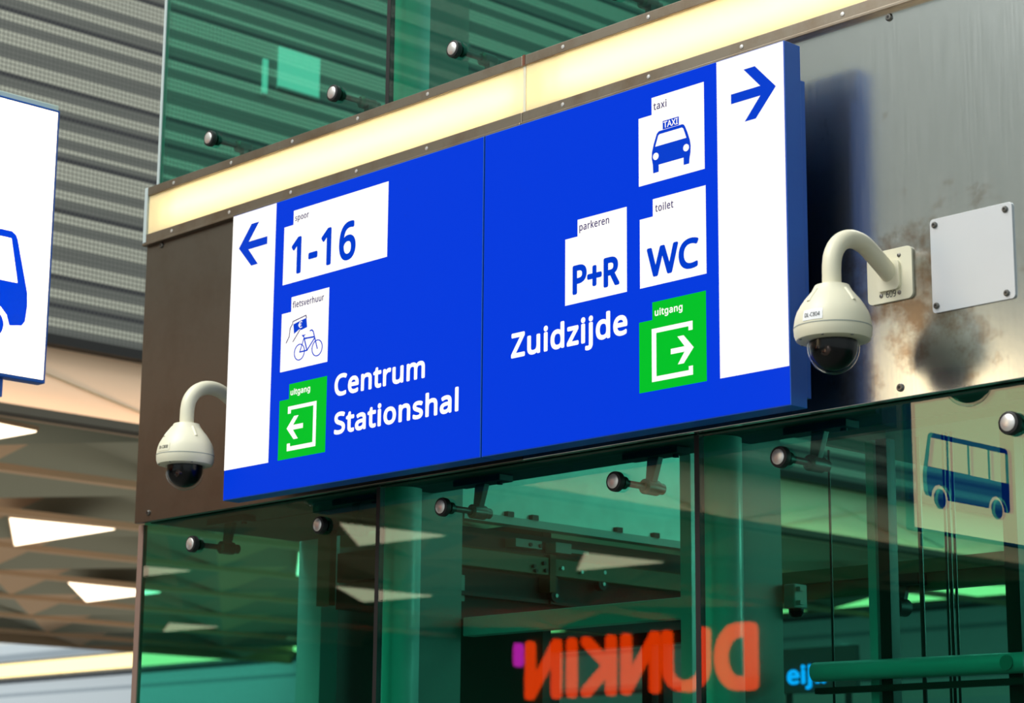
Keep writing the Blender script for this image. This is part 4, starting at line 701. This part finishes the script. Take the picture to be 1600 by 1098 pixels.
t = thing('door_frame', 'pale frame with crossbar between the two columns behind the glass', 'frame', (-5.44, 4.99, 0))
obj('crossbar', bx(-5.445, -4.46, 4.99, 5.04, 2.243, 2.306), M['post'], t, bevel=.003)
obj('post', bx(-4.465, -4.42, 4.99, 5.05, 0, 3.2), M['post'], t, bevel=.002)
t = thing('lift_frame', 'slim dark uprights of the lift behind the orange mirrored letters', 'frame', (-6.1, 6.0, 0))  # dark posts and head of the lift shaft frame
for a, b in ((-6.097, -6.044), (-5.562, -5.514), (-5.48, -5.455), (-5.36, -5.31)):
    obj('upright', bx(a, b, 6.0, 6.05, 0, 2.30), M['black'], t)
obj('head', bx(-6.1, -5.3, 6.0, 6.06, 2.285, 2.33), M['black'], t)

# lift machinery on a side plate
t = thing('lift_side_panel', 'bright scuffed side panel above the lift gear', 'panel', (-5.5, 5.0, 2.67))
obj('panel', bx(-5.5, -5.47, 5.0, 6.3, 2.672, 3.9), paint('scuffed_white', (214, 222, 212), .6, noise=.18, nscale=14), t)
obj('lower_edge', bx(-5.51, -5.455, 5.0, 6.3, 2.645, 2.672), M['greypaint'], t)
for v in (5.2, 5.32, 5.75, 5.95): obj('clip', bx(-5.47, -5.45, v, v + .03, 2.672, 2.69), M['black'], t)
t = thing('lift_gear', 'dark lift door gear with rails and rollers behind the glass', 'machinery', (-5.6, 5.0, 2.3))
obj('back_plate', bx(-5.62, -5.60, 5.0, 6.4, 2.32, 2.645), M['gear'], t)
obj('rail', bx(-5.60, -5.55, 5.0, 6.35, 2.50, 2.563), M['rail'], t, bevel=.002)
obj('rail', bx(-5.60, -5.565, 5.0, 6.35, 2.563, 2.572), M['rust'], t)
for a, b, c_, d in ((5.33, 5.46, 2.588, 2.618), (5.53, 5.61, 2.585, 2.622), (5.61, 5.70, 2.590, 2.604)):
    obj('bracket', bx(-5.60, -5.545, a, b, c_, d), M['greypaint'], t, bevel=.001)
obj('bracket', bx(-5.60, -5.544, 5.50, 5.53, 2.44, 2.575), M['rust'], t)
for v, z in ((5.42, 2.525), (5.47, 2.54), (5.43, 2.51), (5.48, 2.515), (5.56, 2.53), (5.66, 2.525), (5.45, 2.60), (5.40, 2.60)):
    obj('stud', lathe(B(), [(.007, 0), (.007, .012)], (-5.55, v, z), 'x', 10), M['cap'] if v > 5.5 else M['black'], t)
for v, z in ((5.785, 2.492), (5.79, 2.535), (5.54, 2.43)):
    r = obj('roller', lathe(B(), [(.022, 0), (.024, .006), (.024, .02), (.022, .026)], (-5.58, v, z), 'x', 24), M['black'], t, smooth=True)
    obj('hub', lathe(B(), [(.007, .026), (.007, .032)], (-5.58, v, z), 'x', 12), M['cap'], r)
obj('hanger', bx(-5.585, -5.56, 5.52, 5.555, 2.40, 2.50), M['black'], t)
obj('lower_rail', bx(-5.60, -5.57, 5.0, 6.35, 2.40, 2.415), M['gear'], t)
obj('stud_plate', bx(-5.60, -5.58, 5.02, 5.12, 2.38, 2.47), M['greypaint'], t)
t = thing('door_operator', 'dark operator box with beige end plate left of the first glass joint', 'machinery', (-6.3, 5.2, 2.712))
obj('case', bx(-6.38, -6.12, 5.20, 5.42, 2.51, 2.62), M['black'], t, bevel=.003)
obj('end_plate', bx(-6.46, -6.385, 5.17, 5.20, 2.425, 2.712), M['rail'], t)
obj('tray', bx(-6.38, -6.12, 5.20, 5.42, 2.41, 2.50), M['gear'], t)

# deck and rear beam above the far side
tag(obj('infill_panel', bx(-6.84, -5.64, 5.56, 5.60, 0, 2.71), M['dark_soffit']), 'dark infill panel right of the corner column behind left glass', 'panel')
struct('trim_6', bx(-3.95, -1.0, 5.0, 8.6, 2.72, 2.9), M['greypaint'])
tag(obj('rear_beam', box(bx(-5.2, -1.2, 6.0, 6.08, 2.455, 2.5), -5.2, -1.2, 6.02, 6.06, 2.40, 2.454), M['rail']), 'brownish cross beam deep behind the right glass panes', 'beam')
t = thing('glass_fitting', 'dark rear glass fitting hanging below the cross beam', 'fitting', (-4.37, 6.0, 2.4))
obj('bracket_plate', bx(-4.45, -4.29, 5.97, 6.05, 2.415, 2.453), M['black'], t)
obj('arm', prism(B(), [(-4.40, 2.35), (-4.375, 2.35), (-4.36, 2.415), (-4.395, 2.415)], 6.0, 6.02), M['fit'], t)
obj('hub', lathe(B(), [(.02, -.05), (.03, -.04), (.03, .02), (.02, .03)], (-4.38, 6.0, 2.345), 'y', 20), M['black'], t, smooth=True)
t = thing('handrail', 'pale tubular crossrail with round end bolt behind right glass', 'rail', (-3.2, 5.0, 2.05))
obj('rail', tube(B(), [(-3.975, 5.02, 2.058), (-3.26, 5.02, 2.052)], .028, 20), M['post'], t, smooth=True)
obj('end_bolt', lathe(B(), [(.02, -.032), (.02, -.026)], (-3.31, 5.02, 2.052), 'y', 20), M['greypaint'], t)
obj('under_rail', bx(-3.97, -3.26, 5.01, 5.04, 1.995, 2.012), M['gear'], t)
tag(obj('pale_upright', bx(-3.80, -3.772, 5.05, 5.10, 0, 2.715), M['post']), 'slim pale upright left of the black post behind right glass', 'post')
tag(obj('black_upright', bx(-3.762, -3.724, 5.05, 5.09, 0, 2.715), M['black']), 'black upright beside the slim pale upright behind right glass', 'post')
tag(obj('black_upright', bx(-3.343, -3.298, 5.05, 5.09, 0, 2.715), M['black']), 'black upright below the mirrored bus at the far right', 'post')
def cable(x, r, label):
    return tag(obj('lift_cable', tube(B(), [(x, 5.12, 0), (x, 5.12, 2.72)], r, 8), M['black']), label, 'cable')
k_ = 5.12 / 5
cable(-3.893 * k_, .004, 'single dark lift cable right of the second column')
cable(-3.58 * k_, .007, 'chain-like lift cable left of the mirrored bus wheels')
cable(-3.495 * k_, .004, 'left cable of the close trio under the mirrored bus')
cable(-3.482 * k_, .005, 'middle cable of the close trio under the mirrored bus')
cable(-3.466 * k_, .004, 'right cable of the close trio under the mirrored bus')
t = thing('small_camera', 'small boxy security camera on the second column web', 'camera', (-4.04, 5.02, 2.24))
obj('body', bx(-4.062, -4.022, 4.99, 5.05, 2.245, 2.315), M['greypaint'], t, bevel=.004)
obj('dome', lathe(B(), [(0.0001, -.024), (.014, -.02), (.022, -.008), (.022, .004)], (-4.04, 5.02, 2.24), 'z', 20), M['smoke'], t, smooth=True)
for z in (2.26, 2.30): obj('lug', bx(-4.022, -4.008, 5.0, 5.02, z - .006, z + .006), M['greypaint'], t)
t = thing('ceiling_dome', 'green tinged dome peeping below the steel cladding at the right', 'camera', (-3.43, 5.0, 2.72))
obj('bowl', lathe(B(), [(0.0001, -.052), (.03, -.045), (.052, -.022), (.058, 0)], (-3.43, 5.0, 2.818), 'z', 32), M['smoke'], t, smooth=True)
obj('collar', lathe(B(), [(.064, 0), (.064, .02)], (-3.43, 5.0, 2.818), 'z', 32), M['greypaint'], t)
tag(obj('bright_block', bx(-3.376, -3.345, 5.15, 5.16, 2.25, 2.285), M['window']), 'small bright block beside the black upright at the far right', 'light')
tag(obj('tube_lamp', tube(B(), [(-19.35, 24.97, 4.06), (-19.25, 24.97, 4.2)], .035, 10), M['stick']), 'short white tube lamp far behind above the blue letters', 'lamp')

# ================================================================== SIGNS IN THE HALL
t = thing('shop_lettering', 'blue lit letters on a dark board seen under the crossrail', 'sign', (-11.2, 14.0, 0))
obj('board', bx(-11.48, -10.7, 14.03, 14.08, 2.72, 3.08), M['dark_soffit'], t)
for x in (-11.4, -10.8): obj('leg', bx(x - .02, x + .02, 14.035, 14.075, 0, 2.72), M['gear'], t)
for s, a, b in (('e', -11.385, -11.262), ('i', -11.24, -11.20), ('j', -11.195, -11.135)):
    obj('letter', text_bm(s, a, 2.79, b, .118 if s == 'e' else .118, 'x', .008, 14.02, .02), M['cyan'], t)
for x in (-11.08, -11.02): obj('dot', prism(B(), disc_pts(x, 2.805, .016, 14), 14.01, 14.03), M['cyan'], t)

t = thing('shop_lettering', 'orange lit rounded letters on the dark shop front, mirrored in glass', 'sign', (-21.5, -13.9, 3.5))
VZ0, VZ1, SW = 3.62, 4.35, .155
def letter(strokes, x0, x1, mat=M['orange'], w=SW):
    bm = B()
    for pl in strokes:
        stroke(bm, [(x0 + (x1 - x0) * a, VZ0 + (VZ1 - VZ0) * b) for a, b in pl], w, -14.009, -13.92)
    return obj('letter', bm, mat, t)
arc = [(0.42 + .58 * math.sin(R(a)), .5 + .5 * math.cos(R(a))) for a in range(0, 181, 15)]
letter([[(0, 0), (0, 1), (.42, 1)], arc, [(.42, 0), (0, 0)]], -19.44, -19.98, w=.19)
ub = [(0, 1), (0, .38)] + [(.5 - .5 * math.cos(R(a)), .36 - .36 * math.sin(R(a))) for a in range(15, 166, 15)] + [(1, .38), (1, 1)]
letter([ub], -20.28, -20.98)
letter([[(0, 0), (0, 1), (1, 0), (1, 1)]], -21.22, -21.78)
letter([[(0, 0), (0, 1)], [(1, 1), (.08, .5), (1, 0)]], -22.08, -22.58)
letter([[(0, 0), (0, 1)]], -22.88, -22.89)
letter([[(0, 0), (0, 1), (1, 0), (1, 1)]], -23.20, -23.76)
bm = B(); stroke(bm, [(-24.02, 4.12), (-24.02, 4.34)], .14, -14.009, -13.92); obj('letter', bm, M['magenta'], t)

# bus sign hung at right angles to the cladding
BU = -4.597
t = thing('bus_sign', 'white lit bus sign cut by the left edge of the frame', 'sign', (BU, 2.36, 2.66))
obj('cabinet', bx(BU - .10, BU - .035, 1.88, 2.828, 2.764, 3.396), M['pale'], t, bevel=.003)
obj('box', bx(BU - .034, BU - .001, 1.90, 2.811, 2.667, 3.370), M['housing'], t, bevel=.002)
obj('face', bx(BU - .001, BU, 1.907, 2.804, 2.676, 3.363), M['bus_white'], t)
bus = [(2.711, 3.013), (2.706, 3.024), (2.693, 3.032), (2.218, 3.032), (2.205, 3.026), (2.199, 3.013), (2.199, 2.800), (2.204, 2.790), (2.213, 2.787), (2.235, 2.787)]
bus += [(2.244, 2.812), (2.262, 2.834), (2.287, 2.843), (2.312, 2.836), (2.330, 2.818), (2.339, 2.792), (2.597, 2.792), (2.604, 2.818), (2.622, 2.836), (2.648, 2.845), (2.674, 2.838), (2.692, 2.820), (2.701, 2.795), (2.735, 2.800), (2.744, 2.812), (2.748, 2.850), (2.746, 2.885)]
bp_ = obj('bus', prism(B(), bus, BU + .0002, BU + .001, 'yz'), M['bus_blue'], t)
for w in ([(2.692, 3.013), (2.599, 3.013), (2.599, 2.905), (2.716, 2.905)], [(2.585, 3.013), (2.467, 3.013), (2.467, 2.904), (2.585, 2.904)],
          [(2.453, 3.013), (2.336, 3.013), (2.336, 2.902), (2.453, 2.902)], [(2.321, 3.012), (2.220, 3.012), (2.220, 2.900), (2.321, 2.900)]):
    obj('bus_window', prism(B(), w, BU + .0012, BU + .0018, 'yz'), M['bus_white'], t)
for c_ in (2.648, 2.287):
    obj('bus_wheel', prism(B(), disc_pts(c_, 2.793, 0.037), BU + .0012, BU + .0018, 'yz'), M['bus_blue'], t)
obj('bracket', bx(BU - .05, BU - .02, 2.60, 2.705, 2.622, 2.666), M['housing'], t)
for v in (1.95, 2.2): obj('hanger_rod', tube(B(), [(BU - .07, v, 3.39), (BU - .07, v, 5.5)], .012, 10), M['greypaint'], t)
